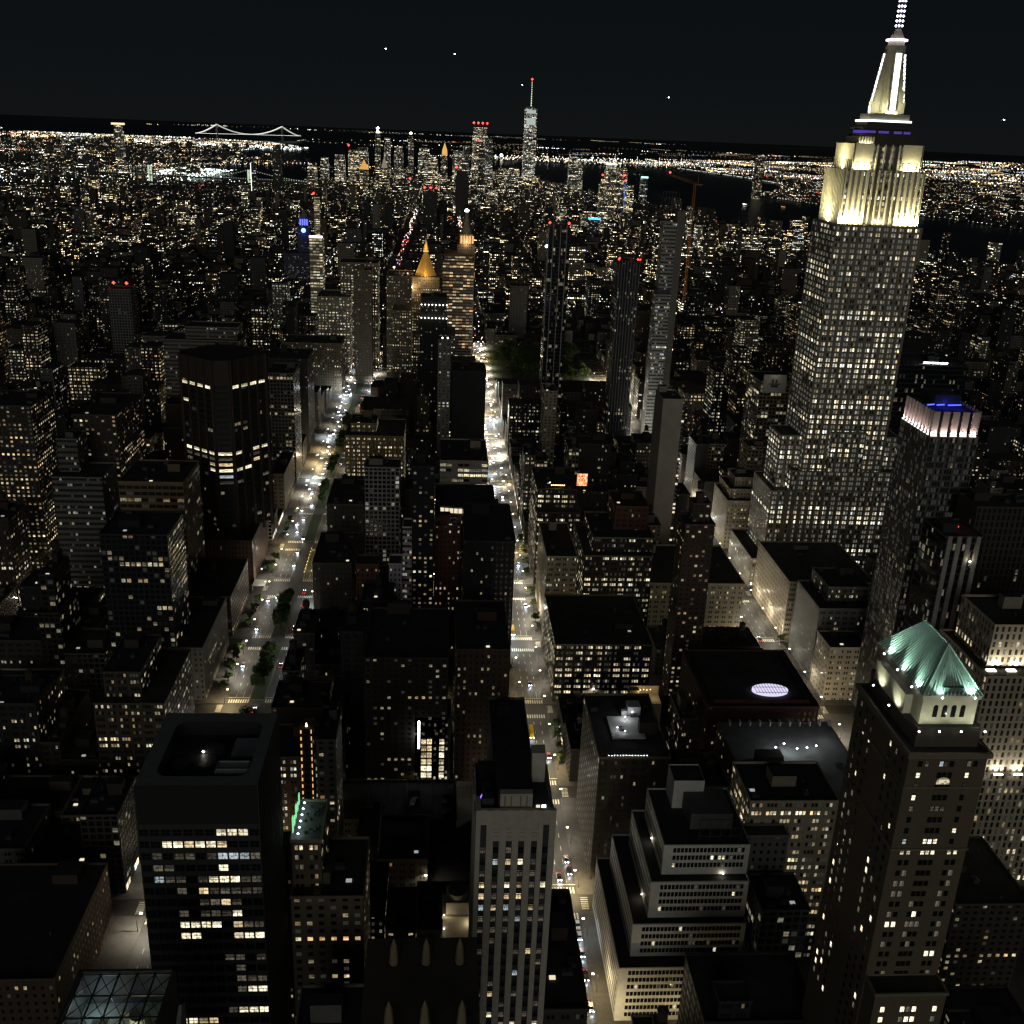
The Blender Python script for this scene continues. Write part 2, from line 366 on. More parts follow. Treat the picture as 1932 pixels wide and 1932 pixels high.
# painted markings
b = MB()
def stripe(x0, x1, y0, y1, m=0, z=.012): b.poly([(x0, y0, z), (x1, y0, z), (x1, y1, z), (x0, y1, z)], m=m)
def crosswalk_ns(xa, xb, y):   # zebra across an avenue, bars parallel to traffic
    x = xa+.4
    while x < xb-.4: stripe(x, x+.75, y-1.9, y+1.9); x += 1.35
for n in range(41, 20, -1):
    y = st(n); hw = 15 if n in (34, 23) else 9
    for xa, xb in ((-125, -113), (-104, -90.6), (43.5, 59)) + (((202.5, 223.5),) if n < 40 else ()):
        for s_ in (-1, 1): crosswalk_ns(xa, xb, y+s_*(hw-1.0))
        stripe(xa, xb, y+hw+2.6, y+hw+3.0)
        ya = st(n)+hw+7; yb = st(n-1)-hw-4
        lanes = [xa+(xb-xa)*i/4 for i in (1, 2, 3)] if xb-xa > 14 else [xa+(xb-xa)*i/3 for i in (1, 2)]
        for xl in lanes:
            q = ya
            while q < yb: stripe(xl-.11, xl+.11, q, q+3.2); q += 9.5
            stripe(xl-.07, xl+.07, st(n)+hw+3.2, ya+4)
    for xc in (41.5-1, 61.8, -88, -128.5, 200.2, 226):   # zebras across the side streets
        q = y-3.9
        while q < y+3.9 : stripe(xc-1.6, xc+1.6, q, q+.55); q += 1.15
for n in range(41, 20, -1):
    ya, yb = blocky(n)
    for xl in (-112.9-.3, -103.7): stripe(xl-.1, xl+.1, ya, yb, 1)
tag(b.obj('road_markings', [M['paint'], M['paint_y']]), kind='structure')

# ------------------------------------------------------------------ building kit
STONE = {'lime': (.33, .29, .22), 'white': (.52, .50, .45), 'tan': (.17, .14, .10), 'brick': (.080, .050, .036), 'brown': (.058, .047, .036), 'grey': (.16, .155, .145), 'dark': (.035, .036, .038), 'black': (.015, .016, .018), 'red': (.12, .052, .036), 'cream': (.42, .36, .26)}
def crown_ring(b, x0, x1, y0, y1, z, w=.5, h=.9, o=.3):
    b.box(x0-o, x1+o, y0-o, y0-o+w, z-h, z+.12, sides='nsewtb'); b.box(x0-o, x1+o, y1+o-w, y1+o, z-h, z+.12, sides='nsewtb')
    b.box(x0-o, x0-o+w, y0-o+w, y1+o-w, z-h, z+.12, sides='ewtb'); b.box(x1+o-w, x1+o, y0-o+w, y1+o-w, z-h, z+.12, sides='ewtb')
UNITS = {}
def unit(kind):
    if kind in UNITS: return UNITS[kind]
    b = MB((.12, .12, .12))
    if kind == 'tank':
        me = MB(); me.frustum(0, 0, 1.9, 1.9, 2.6, 6.2, 12); me.frustum(0, 0, 2.1, .1, 6.2, 7.6, 12, cap=False)
        t = me.mesh('tank_body', M['tank'])
        me = MB()
        for sx in (-1.2, 1.2):
            for sy in (-1.2, 1.2): me.bar((sx, sy, 0), (sx, sy, 2.6), .25)
        me.box(-1.5, 1.5, -1.5, 1.5, 2.4, 2.6); f = me.mesh('tank_stand', M['metal'])
        UNITS[kind] = (t, f)
    elif kind == 'ac':
        b.box(-1.6, 1.6, -1.1, 1.1, .2, 1.7); b.frustum(-.7, 0, .5, .5, 1.7, 1.95, 8); b.frustum(.7, 0, .5, .5, 1.7, 1.95, 8)
        b.box(-1.5, -1.2, -1, 1, 0, .2); b.box(1.2, 1.5, -1, 1, 0, .2)
        UNITS[kind] = b.mesh('air_handler', M['metal'])
    elif kind == 'vent':
        b.frustum(0, 0, .35, .35, 0, 1.1, 8); b.frustum(0, 0, .6, .25, 1.1, 1.5, 8)
        UNITS[kind] = b.mesh('vent', M['metal'])
    elif kind == 'beacon':
        b.bar((0, 0, 0), (0, 0, 2.4), .15, m=0); b.octa(0, 0, 3.1, .95, m=1)
        UNITS[kind] = b.mesh('beacon', [M['metal'], M['e_red']])
    return UNITS[kind]
def add_tank(root, x, y, z):
    t, f = unit('tank'); o = link('water_tank', t, root, (x, y, z)); link('tank_stand', f, o)
def beacon(root, x, y, z, s=1.0):
    o = link('warning_light', unit('beacon'), root, (x, y, z)); o.scale = (s, s, s)

def tower(label, name, cat, tiers, style, wc, lit=.25, tone=.4, group=None, clutter=5, tank=0, trim=None, roof='roof', pxs=None, seedwall=None):
    """tiers: (x0,x1,y0,y1,z0,z1) in metres; returns the Empty"""
    t0 = tiers[0]; cx, cy_ = (t0[0]+t0[1])/2, (t0[2]+t0[3])/2
    root = thing(name, label, cat, (cx, cy_, 0), group=group)
    wc = STONE.get(wc, wc); mat = M[style]; px = mat['px']
    if lit < .42: lit *= .6
    w = MB(wc, lit, tone); r = MB(); c = MB(tuple(min(.7, v*1.25+.01) for v in (STONE.get(trim, trim) if trim else wc)))
    for i, t in enumerate(tiers):
        x0, x1, y0, y1, z0, z1 = t[:6]
        w.box(x0-cx, x1-cx, y0-cy_, y1-cy_, z0, z1, px, sides='nsew')
        r.box(x0-cx, x1-cx, y0-cy_, y1-cy_, z0, z1-.9, sides='t')
        crown_ring(c, x0-cx, x1-cx, y0-cy_, y1-cy_, z1)
    w.obj('wall', mat, root); r.obj('roof', M[roof], root); c.obj('cornice', M['stone'], root)
    x0, x1, y0, y1, z0, z1 = tiers[-1][:6]; dx, dy = x1-x0, y1-y0; z = z1-.9
    if clutter and dx > 7 and dy > 7:
        bw, bd, bh = min(dx*.4, rnd.uniform(5, 12)), min(dy*.4, rnd.uniform(4, 9)), rnd.uniform(3, 6.5)
        bx = rnd.uniform(x0+1+bw/2, x1-1-bw/2)-cx; by = rnd.uniform(y0+dy*.35, y1-1-bd/2)-cy_
        q = MB(tuple(v*.9 for v in wc), 0, 0); q.box(bx-bw/2, bx+bw/2, by-bd/2, by+bd/2, z, z+bh, sides='nsew'); q.box(bx-bw/2, bx+bw/2, by-bd/2, by+bd/2, z, z+bh, sides='t', m=1)
        q.obj('bulkhead', [M['stone'], M['roof']], root)
        for i in range(clutter):
            ux, uy = rnd.uniform(x0+2.5, x1-2.5)-cx, rnd.uniform(y0+2, y1-2)-cy_
            if abs(ux-bx) < bw/2+1.9 and abs(uy-by) < bd/2+1.6: continue
            o = link(*(('air_handler', unit('ac')) if rnd.random() < .6 else ('vent', unit('vent'))), root, (ux, uy, z)); o.rotation_euler[2] = rnd.choice((0, math.pi/2))
        if rnd.random() < .35:
            k_ = MB(); ux, uy = rnd.uniform(x0+2, x1-2)-cx, rnd.uniform(y0+1.5, y0+dy*.3)-cy_; k_.box(ux-.9, ux+.9, uy-.6, uy+.6, z, z+.5); k_.obj('skylight', M[rnd.choice(('e_window', 'e_sky'))], root)
        for i in range(tank):
            add_tank(root, bx+rnd.uniform(-1, 1)*max(0, bw/2-2), by+rnd.uniform(-1, 1)*max(0, bd/2-2), z+bh)
    return root

# pane materials for windows built one by one
def pane_mat(name, col, st_, base=(.01, .012, .014)):
    mt, g = newmat(name)
    tc = g.n('ShaderNodeTexCoord'); uv = g.n('ShaderNodeUVMap'); uv.uv_map = 'uv'; sx = g.n('ShaderNodeSeparateXYZ'); g.t.links.new(uv.outputs[0], sx.inputs[0])
    oi = g.n('ShaderNodeObjectInfo'); rn = oi.outputs['Random']
    wn_, wc_ = g.wn(rn, 3.1, 7.7); s3 = g.n('ShaderNodeSeparateColor'); g.t.links.new(wc_, s3.inputs[0])
    bl = g.mixf(g.m('GREATER_THAN', sx.outputs[1], g.m('ADD', .35, s3.outputs[0])), 1.0, .35)
    cb = g.m('FLOOR', g.m('MULTIPLY', sx.outputs[0], 5)); rb = g.m('FLOOR', g.m('MULTIPLY', sx.outputs[1], 4))
    q, _ = g.wn(g.m('ADD', cb, g.m('MULTIPLY', rn, 91)), rb, 1.5)
    q2, _ = g.wn(g.m('FLOOR', g.m('MULTIPLY', sx.outputs[0], 2)), rn, 6.5)
    br = g.m('MULTIPLY', g.m('MULTIPLY', bl, g.mixf(g.m('GREATER_THAN', q, .72), 1.0, .45)), g.m('MULTIPLY', g.m('ADD', .45, g.m('MULTIPLY', s3.outputs[1], .9)), g.mixf(q2, .7, 1.2)))
    g.out(Base_Color=(*base, 1), Roughness=.12, Emission_Color=(*col, 1), Emission_Strength=g.m('MULTIPLY', br, st_))
    return mt
PANE = {'d': plain('pane_dark', (.010, .012, .014), .1, 1, .2), 'm': pane_mat('pane_dim', (1, .88, .66), .10), 'w': pane_mat('pane_warm', (1, .76, .42), .9), 'b': pane_mat('pane_bright', (1, .88, .60), 1.6), 'c': pane_mat('pane_cool', (.80, .93, 1), .5)}
FR = plain('window_frame', (.05, .048, .045), .6, 1, .3)
PM = {}
def pane_mesh(w, h, st_, bars=1):
    k = (round(w, 2), round(h, 2), st_, bars)
    if k not in PM:
        b = MB(); b.poly([(-w/2, 0, -h/2), (w/2, 0, -h/2), (w/2, 0, h/2), (-w/2, 0, h/2)], [(0, 0), (1, 0), (1, 1), (0, 1)], m=0)
        t = .09
        for a in (-w/2+t/2, w/2-t/2): b.box(a-t/2, a+t/2, -.10, .05, -h/2, h/2, sides='nsewtb', m=1)
        for c in (-h/2+t/2, h/2-t/2, 0)[:2+(bars > 0)]: b.box(-w/2+t, w/2-t, -.09, .04, c-t/2, c+t/2, sides='nstb', m=1)
        for i in range(1, bars): a = -w/2+w*i/bars; b.box(a-t/2, a+t/2, -.08, .04, -h/2+t, h/2-t, sides='nsewtb', m=1)
        PM[k] = b.mesh('window_pane', [PANE[st_], FR])
    return PM[k]
def windows(root, items, cap=100):
    """items: (x,y,z,rz,w,h,state,bars) local; first cap become parts of their own, the rest one stuff part"""
    for it in items[:cap]:
        x, y, z, rz, w, h, s_, bars = it; link('window', pane_mesh(w, h, s_, bars), root, (x, y, z), rz)
    rest = items[cap:]
    if rest:
        b = MB(); keys = list('dmwbc')
        for x, y, z, rz, w, h, s_, bars in rest:
            c_, s2 = math.cos(rz), math.sin(rz)
            P = [(-w/2, -h/2), (w/2, -h/2), (w/2, h/2), (-w/2, h/2)]
            b.poly([(x+c_*a, y+s2*a, z+h_) for a, h_ in P], [(0, 0), (1, 0), (1, 1), (0, 1)], m=keys.index(s_))
            for i in range(0, bars+1):
                a = -w/2+w*i/max(1, bars); 
                b.poly([(x+c_*(a-.05)+s2*.03, y+s2*(a-.05)-c_*.03, z-h/2), (x+c_*(a+.05)+s2*.03, y+s2*(a+.05)-c_*.03, z-h/2), (x+c_*(a+.05)+s2*.03, y+s2*(a+.05)-c_*.03, z+h/2), (x+c_*(a-.05)+s2*.03, y+s2*(a-.05)-c_*.03, z+h/2)], m=5)
        tag(b.obj('window', [PANE[k_] for k_ in keys]+[FR], root), kind='stuff')
HERO = []   # footprints kept clear, with the lowest height that must stay in sight: (x0,x1,y0,y1,zvis)
def keep(x0, x1, y0, y1, zv): HERO.append((x0, x1, y0, y1, zv))

# ------------------------------------------------------------------ the floodlit spire tower
def spire_tower():
    cx, cy_ = 289, 759
    root = thing('skyscraper', 'tallest tower, limestone, upper setbacks floodlit yellow under a bright white lit mast and antenna', 'skyscraper', (cx, cy_, 0))
    T = [(228.5, 352, 729, 789, 0, 24), (239.5, 345, 737, 783, 24, 75), (252, 333, 736, 784, 75, 91), (244, 334, 746, 774, 75, 115), (259, 318.5, 736.5, 783, 91, 265), (277, 303, 733.5, 736.5, 91, 121)]
    w = MB((.27, .235, .185), .40, .60); r = MB(); c = MB((.33, .29, .22)); px = M['esb']['px']
    for x0, x1, y0, y1, z0, z1 in T:
        w.box(x0-cx, x1-cx, y0-cy_, y1-cy_, z0, z1, px, sides='nsew'); r.box(x0-cx, x1-cx, y0-cy_, y1-cy_, z0, z1-.6, sides='t')
        crown_ring(c, x0-cx, x1-cx, y0-cy_, y1-cy_, z1, .6, 1.0, .25)
    # continuous vertical piers standing proud of the shaft
    q = MB((.33, .275, .21))
    nb = round((318.5-259)/px)
    for i in range(nb+1):
        x = 259+(318.5-259)*i/nb-cx; q.box(x-.55, x+.55, 736.1-cy_, 736.55-cy_, 91, 265, sides='nsewt')
    nb = round((783-736.5)/px)
    for i in range(nb+1):
        y = 736.5+(783-736.5)*i/nb-cy_; q.box(258.6-cx, 259.02-cx, y-.55, y+.55, 91, 265, sides='nsewt')
    nb = round((333-252)/px)
    for i in range(nb+1):
        x = 252+81*i/nb-cx; q.box(x-.6, x+.6, 735.6-cy_, 736.02-cy_, 24, 91, sides='nsewt')
    q.obj('pier', M['stone'], root); w.obj('wall', M['esb'], root); r.obj('roof', M['roof'], root); c.obj('cornice', M['stone'], root)
    # lower floodlit stage 265-300 and upper stage 300-316
    st_ = MB((.15, .14, .11), .5, .62); fin = MB((.60, .56, .44)); rf = MB()
    def stage(x0, x1, y0, y1, z0, z1, xa, xb):
        st_.box(x0-cx, x1-cx, y0-cy_, y1-cy_, z0, z1, M['esb']['px'], sides='nsew'); rf.box(x0-cx, x1-cx, y0-cy_, y1-cy_, z0, z1-.8, sides='t')
        x = x0
        while x <= x1+.1:
            wd = .95 if (x < xa or x > xb) else .5
            fin.box(x-wd-cx, x+wd-cx, y0-.6-cy_, y0+.02-cy_, z0, z1+.8, sides='nsewt'); x += (x1-x0)/(14 if z0 < 290 else 9)
        y = y0
        while y <= y1+.1:
            fin.box(x0-.6-cx, x0+.02-cx, y-.6-cy_, y+.6-cy_, z0, z1+.5, sides='nsewt'); fin.box(x1-.02-cx, x1+.6-cx, y-.6-cy_, y+.6-cy_, z0, z1+.5, sides='nsewt'); y += (y1-y0)/(14 if z0 < 290 else 10)
    stage(262, 316, 741, 779, 265, 300, 279, 299)
    stage(267, 312.5, 743, 777, 300, 316, 281, 298)
    # solid corner pylons of the upper stage
    for xa, xb in ((267, 279.5), (299.5, 312.5)): fin.box(xa-cx, xb-cx, 742.2-cy_, 743.2-cy_, 306, 317.2, sides='nsewt')
    fin.box(266.2-cx, 267.2-cx, 743-cy_, 777-cy_, 307, 317, sides='nsewt')
    st_.obj('crown_wall', M['esb'], root); f = fin.obj('crown_pier', M['stone'], root)
    d = MB((.07, .065, .06)); d.box(271-cx, 310-cx, 746-cy_, 774-cy_, 316, 323); d.box(275-cx, 306-cx, 748-cy_, 772-cy_, 323, 331); d.box(272.5-cx, 308.5-cx, 746.8-cy_, 773.2-cy_, 326.4, 327.4, sides='nsewtb')
    rf.obj('crown_roof', M['roof'], root); d.obj('observation_deck', M['stone'], root)
    k = MB((.5, .47, .36))
    for x in np.arange(271.5, 280, 1.9): k.box(x-cx, x+1.1-cx, 745.6-cy_, 746-cy_, 317.5, 321.5)
    for y in np.arange(747, 773, 2.2): k.box(270.5-cx, 271-cx, y-cy_, y+1.2-cy_, 317.5, 321.5)
    k.obj('deck_pier', M['stone'], root)
    p = MB()
    for xa, xb in ((275, 281), (283, 290), (293.5, 299), (300.2, 304.8)): p.box(xa-cx, xb-cx, 747.85-cy_, 747.98-cy_, 323.9, 325.4, sides='nsewtb'); p.box(274.8-cx, 274.95-cx, 748-cy_, 772-cy_, 323.6, 325.6, sides='nsewtb')
    p.obj('deck_window_band', M['e_purple'], root)
    # lit ledges under the mast
    l = MB()
    for z, x0, x1, y0, y1 in ((331, 274, 305, 749, 769), (334, 277, 303, 751, 767)):
        l.box(x0-cx, x1-cx, y0-cy_, y0+.5-cy_, z, z+1.1); l.box(x0-cx, x0+.5-cx, y0+.5-cy_, y1-cy_, z, z+1.1); l.box(x1-.5-cx, x1-cx, y0+.5-cy_, y1-cy_, z, z+1.1)
    l.obj('lit_ledge', M['e_mast'], root)
    mb = MB((.42, .42, .36)); mb.box(276.5-cx, 303.5-cx, 750-cy_, 768-cy_, 331, 336)
    ax, ay = 290.3-cx, 759-cy_
    mb.frustum(ax, ay, 6.6, 5.4, 336, 373.5, 16); mb.frustum(ax, ay, 6.4, 6.4, 373.5, 378, 16)
    mb.frustum(ax, ay, 5.2, 5.2, 378, 381, 16); mb.frustum(ax, ay, 4.8, 1.8, 382.2, 388, 16)
    for s_, a in ((-1, 0), (1, 0), (0, -1), (0, 1)):     # stepped buttress wings
        for k_, (w_, z1) in enumerate(((11.5, 344), (9.8, 351), (8.2, 358), (7.0, 364))):
            if s_: mb.box(min(ax, ax+s_*w_), max(ax, ax+s_*w_), ay-2.2+.1*k_, ay+2.2-.1*k_, 336, z1)
            else: mb.box(ax-3.4+.1*k_, ax+3.4-.1*k_, min(ay, ay+a*(w_-1.5)), max(ay, ay+a*(w_-1.5)), 336, z1)
    mast = mb.obj('mast', M['stone'], root)
    gl = MB()
    for i in range(13):
        z0 = 338.5+i*2.7
        gl.box(ax-1.9, ax+1.9, ay-10.3+i*.25, ay-10.1+i*.25, z0, z0+2.35, sides='nsewtb')
        gl.box(ax-11.8+i*.38, ax-11.6+i*.38, ay-1.3, ay+1.3, z0, z0+2.2, sides='nsewtb')
        gl.box(ax-1.9, ax+1.9, ay+9.4-i*.25, ay+9.6-i*.25, z0, z0+2.2, sides='nsewtb'); gl.box(ax+11.4-i*.36, ax+11.6-i*.36, ay-1.3, ay+1.3, z0, z0+2.2, sides='nsewtb')
    gl.obj('mast_window', M['e_mast'], mast)
    bk = MB((.40, .40, .34))
    for i in range(13):
        z0 = 338.5+i*2.7
        bk.box(ax-2.3, ax+2.3, ay-10.1+i*.25, ay-3, z0-.3, z0+2.4, sides='nsewt'); bk.box(ax-11.6+i*.38, ax-3, ay-1.7, ay+1.7, z0-.3, z0+2.4, sides='nsewt')
    bk.obj('mast_buttress', M['stone'], root)
    rg = MB(); rg.frustum(ax, ay, 6.9, 6.9, 381, 381.9, 24); rg.obj('lit_ring', emit('ring_pink', (1, .80, .88), 5), mast)
    an = MB((.2, .2, .2)); an.frustum(ax, ay, 1.7, 1.5, 388, 404, 8); an.frustum(ax, ay, 2.9, 2.9, 403, 404, 10); an.frustum(ax, ay, 1.5, 1.1, 404, 430, 8); an.frustum(ax, ay, .6, .3, 430, 443, 6)
    ant = an.obj('antenna', M['metal'], root)
    le = MB()
    for i in range(13):
        z = 390+i*2.9
        for a in range(5): t = math.pi*(.95+a*.42); rr = 2.0-i*.03; le.octa(ax+rr*math.cos(t), ay+rr*math.sin(t), z, .85)
    le.obj('antenna_lamp', emit('led_violet', (.80, .74, 1), 7), ant)
    # floodlights on the setbacks (real fixtures and light)
    fx = MB(); Y = (1, .90, .52)
    def flood(x, y, z, sx, sy, P, d):
        o = lightpt(root, (x-cx, y-cy_, z), P, Y, ty='AREA', size=sx, size_y=sy, name='floodlight'); aim(o, d)
        fx.box(x-sx/2-cx, x+sx/2-cx, y-sy/2-cy_, y+sy/2-cy_, z-.5, z-.15)
    FP = 26000
    flood(268.5, 737.9, 265.9, 14, .8, FP, (0, .2, 1)); flood(309, 737.9, 265.9, 14, .8, FP, (0, .2, 1)); flood(289, 738.2, 265.9, 8, .8, FP*.12, (0, .2, 1))
    flood(260.0, 760, 265.9, .8, 36, FP*1.7, (.2, 0, 1)); flood(318, 760, 265.9, .8, 36, FP*1.2, (-.2, 0, 1))
    flood(273, 741.6, 300.9, 10, .5, FP*.55, (0, .18, 1)); flood(306, 741.6, 300.9, 10, .5, FP*.55, (0, .18, 1)); flood(265.0, 760, 300.9, .5, 30, FP*.8, (.18, 0, 1))
    flood(289, 749.0, 336.4, 20, .6, FP*.32, (0, .22, 1)); flood(276.8, 759, 336.4, .6, 12, FP*.22, (.2, 0, 1)); flood(273.5, 745.2, 316.9, 9, .4, FP*.06, (0, .15, 1))
    fx.obj('floodlight_housing', M['metal'], root)
    keep(228, 352, 729, 789, 30)
spire_tower()

# ------------------------------------------------------------------ pale art-deco pier tower, bottom centre
def pier_tower():
    X0, X1, Y0, Y1, H = 5.9, 26.3, 250, 275, 155.6
    cx, cy_ = 16, 262
    root = thing('office_tower', 'pale stone office tower with five full-height piers and dark window columns, bottom centre', 'office tower', (cx, cy_, 0))
    cols = [7.9, 11.2, 14.5, 17.7, 21.0, 23.9]; ww = 1.55
    core = MB((.03, .03, .032)); core.box(X0+.4-cx, X1-.4-cx, Y0+.45-cy_, Y1-cy_, 0, H-2.5, sides='nsew'); core.obj('spandrel', M['metal'], root)
    p = MB((.60, .55, .46)); edges = [X0]+[v for c in cols for v in (c-ww/2, c+ww/2)]+[X1]
    for i in range(0, len(edges), 2):
        a, b_ = edges[i], edges[i+1]; p.box(a-cx, b_-cx, Y0-cy_, Y0+1.2-cy_, 0, H, sides='nsewt')
    for i, c in enumerate(cols):        # closed heads over the window columns with slots
        top = H-(4.5 if i in (0, 5) else 9.5)
        p.box(c-ww/2-cx, c+ww/2-cx, Y0+.25-cy_, Y0+1.2-cy_, top, H, sides='nst')
        if i not in (0, 5):
            for k in range(3): p.box(c-ww/2-cx, c+ww/2-cx, Y0+.05-cy_, Y0+.25-cy_, top+1+k*1.1, top+1.6+k*1.1, sides='nstb')
    z = 8
    while z < H-12:
        for c in cols: p.box(c-ww/2-cx, c+ww/2-cx, Y0+.36-cy_, Y0+.44-cy_, z-.25, z+.05, sides='nst', c=(.05, .05, .05))
        z += 3.67
    p.box(X0-cx, X0+1.2-cx, Y0+1.2-cy_, Y0+6-cy_, 0, H, sides='nsewt'); p.box(X0-cx, X0+1.2-cx, Y0+9-cy_, Y0+15-cy_, 0, H-8, sides='nsewt'); p.box(X0-cx, X0+1.2-cx, Y0+18-cy_, Y1-cy_, 0, H-8, sides='nsewt')
    p.box(X1-1.2-cx, X1-cx, Y0+1.2-cy_, Y1-cy_, 0, H-3, sides='nsewt')
    p.box(12.0-cx, 20.2-cx, Y0+2.0-cy_, Y0+4-cy_, H-6, H+3.6, sides='nsewt')
    for x in (13.2, 14.8, 17.2, 18.8): p.box(x-.18-cx, x+.18-cx, Y0+1.85-cy_, Y0+2.0-cy_, H, H+3.0, sides='nsewt', c=(.30, .27, .22))
    p.box(21.0-cx, 24.6-cx, Y0+15-cy_, Y0+19-cy_, H-8, H+7, sides='nsewt')
    p.obj('pier', M['stone'], root)
    r = MB(); r.box(X0+1.2-cx, X1-1.2-cx, Y0+1.2-cy_, Y1-cy_, H-3, H-2.0); r.box(11.6-cx, 20.6-cx, Y0+4-cy_, Y1-3-cy_, H-2, H+3.2, sides='nsewt'); r.obj('roof', M['roof'], root)
    g_ = MB((.12, .12, .12)); g_.box(7.5-cx, 10.5-cx, Y0+3-cy_, Y0+6-cy_, H-2, H+1.5); g_.box(8-cx, 10-cx, Y0+8-cy_, Y0+12-cy_, H-2, H+.5); g_.obj('air_handler', M['metal'], root)
    for x, y, m_ in ((21.9, Y0+3.4, 'e_window'), (23.4, Y0+3.4, 'e_cool')):
        q = MB(); q.box(x-.5-cx, x+.5-cx, y-cy_, y+.2-cy_, H-1.9, H-.9); q.obj('bulkhead_window', M[m_], root)
    q = MB(); q.bar((7.0-cx, Y0+7-cy_, H-1.6), (8.2-cx, Y0+10-cy_, H-1.2), .16); q.obj('light_strip', emit('uv_strip', (.25, .10, 1), 4), root)
    items = []
    rows = []; z = H-12.4
    while z > 20: rows.append(z); z -= 3.67
    prow = [.0, .25, .1, .75, .45, .85, .5, .1, .05, .3, .1, .25, .05, .1, .1, .45, .3, .35, .6, .5, .4]
    for k, z in enumerate(rows):
        for i, c in enumerate(cols):
            pr = prow[k] if k < len(prow) else .35
            s_ = 'd'; u = rnd.random()
            if u < pr*.55: s_ = 'b' if rnd.random() < .45 else 'w'
            elif u < pr: s_ = 'c' if rnd.random() < .3 else 'm'
            elif u < pr+.3: s_ = 'm'
            items.append((c-cx, Y0+.42-cy_-.05, z, 0, ww-.1, 2.0, s_, 1))
    windows(root, items)
    keep(5, 27, 248, 275, 80)
pier_tower()
tower('low brick wing beside the pale pier tower, tight against the central avenue', 'office_wing', 'building', [(26.6, 39, 252, 300, 0, 88)], 'pair', 'brown', .3)

# ------------------------------------------------------------------ dark slab tower with sunken roof, bottom left
def dark_slab():
    X0, X1, Y0, Y1, H = -82, -50.6, 262, 297, 155; cx, cy_ = -66, 279
    root = thing('office_tower', 'black glass slab tower with a rounded sunken roof well and scattered lit office floors', 'office tower', (cx, cy_, 0))
    w = MB((.018, .018, .019)); w.box(X0-cx, X1-cx, Y0-cy_, Y1-cy_, 0, H, sides='nsew'); w.obj('wall', M['stone'], root)
    # rounded well
    def rr(x0, x1, y0, y1, r, n=6):
        P = []
        for (ccx, ccy, a0) in ((x1-r, y0+r, -90), (x1-r, y1-r, 0), (x0+r, y1-r, 90), (x0+r, y0+r, 180)):
            for i in range(n+1): a = R(a0+90*i/n); P.append((ccx+r*math.cos(a), ccy+r*math.sin(a)))
        return P
    inn = rr(X0+4.2-cx, X1-3.2-cx, Y0+4-cy_, Y1-4.5-cy_, 3.2); N = len(inn)
    out = []
    for (x, y) in inn:   # project to the outer rectangle
        ex, ey = (X1-cx if x > 0 else X0-cx), (Y1-cy_ if y > 0 else Y0-cy_)
        out.append((x, y, ex, ey))
    rim = MB((.22, .22, .23))
    O = [(X0-cx, Y0-cy_), (X1-cx, Y0-cy_), (X1-cx, Y1-cy_), (X0-cx, Y1-cy_)]
    q = N//4
    for s_ in range(4):
        seg = inn[s_*q:(s_+1)*q]; corner = O[(s_+1) % 4]
        for i in range(len(seg)-1): rim.poly([(*corner, H), (*seg[i+1], H), (*seg[i], H)])
        nx = inn[((s_+1)*q) % N]; c2 = O[(s_+2) % 4]
        rim.poly([(*corner, H), (*c2, H), (*nx, H), (*seg[-1], H)])
    rim.obj('roof_rim', M['stone'], root)
    wl = MB((.025, .025, .028)); 
    for i in range(N): a, b_ = inn[i], inn[(i+1) % N]; wl.poly([(*a, H-4.5), (*a, H), (*b_, H), (*b_, H-4.5)])
    wl.poly([(x, y, H-4.5) for x, y in inn]); wl.obj('roof_well', M['stone'], root)
    c = MB((.30, .30, .32)); c.box(3-cx+cx-0, 12, -10, -5.5, H-4.5, H-.6, sides='nsewt'); c.box(3.4, 11.6, -9.6, -5.9, H-.6, H-.1, sides='nsew')
    c.box(5.0, 12.5, 2, 10, H-4.5, H-3.2, sides='nsewt'); c.obj('cooling_tower', M['stone'], root)
    d = MB((.10, .10, .11)); d.frustum(-1.5, -1, 3.2, 3.2, H-4.5, H-3.2, 20); d.frustum(0, 4.5, 2.8, 2.8, H-4.5, H-3.0, 20); d.frustum(-8, -2, 2.6, 2.6, H-4.5, H-3.6, 20); d.obj('fan_drum', M['metal'], root)
    l = MB(); l.octa(-2.6, 2.2, H-2.6, .45); l.obj('work_light', M['e_white'], root); lightpt(root, (-2.6, 2.2, H-1.9), 25, r=.3)
    mu = MB((.05, .05, .052)); n = 11; bw = (X1-X0)/n
    for i in range(n+1): x = X0+bw*i-cx; mu.box(x-.12, x+.12, Y0-.25-cy_, Y0+.02-cy_, 0, H-12, sides='nsew')
    z = H-12
    while z > 3: mu.box(X0-cx, X1-cx, Y0-.14-cy_, Y0+.02-cy_, z-1.5, z, sides='nstb'); z -= 3.8
    for i in range(13): y = Y0+(Y1-Y0)*i/12-cy_; mu.box(X1-.02-cx, X1+.2-cx, y-.12, y+.12, 0, H, sides='nsew')
    mu.obj('mullion', M['stone'], root)
    pat = ["dddddddbbbd", "ddbbwbbwddd", "dmdmmdmcccm", "dmmddddbddd", "dcmmdmbbbmm", "dddmdwmmmmm", "dddddmmwmdd", "dddmdmmmbdd", "dddbbbbdwmm", "dddbbdddbbb", "ddddddddddd", "dddddddmmdm", "ddddddddmdd", "ddddddddmmm", "ddddddddmbb", "ddddddddddd", "dddddddmbbb", "ddbbwwddddd"]
    items = []
    for k, row in enumerate(pat):
        z = H-12-1.5-1.15-k*3.8
        for i, ch in enumerate(row):
            items.append((X0+bw*(i+.5)-cx, Y0-cy_-.06, z, 0, bw-.3, 2.2, ch, 2))
    items.sort(key=lambda t: (t[6] == 'd', -t[2])); windows(root, items)
    keep(X0, X1, Y0, Y1, 85)
dark_slab()
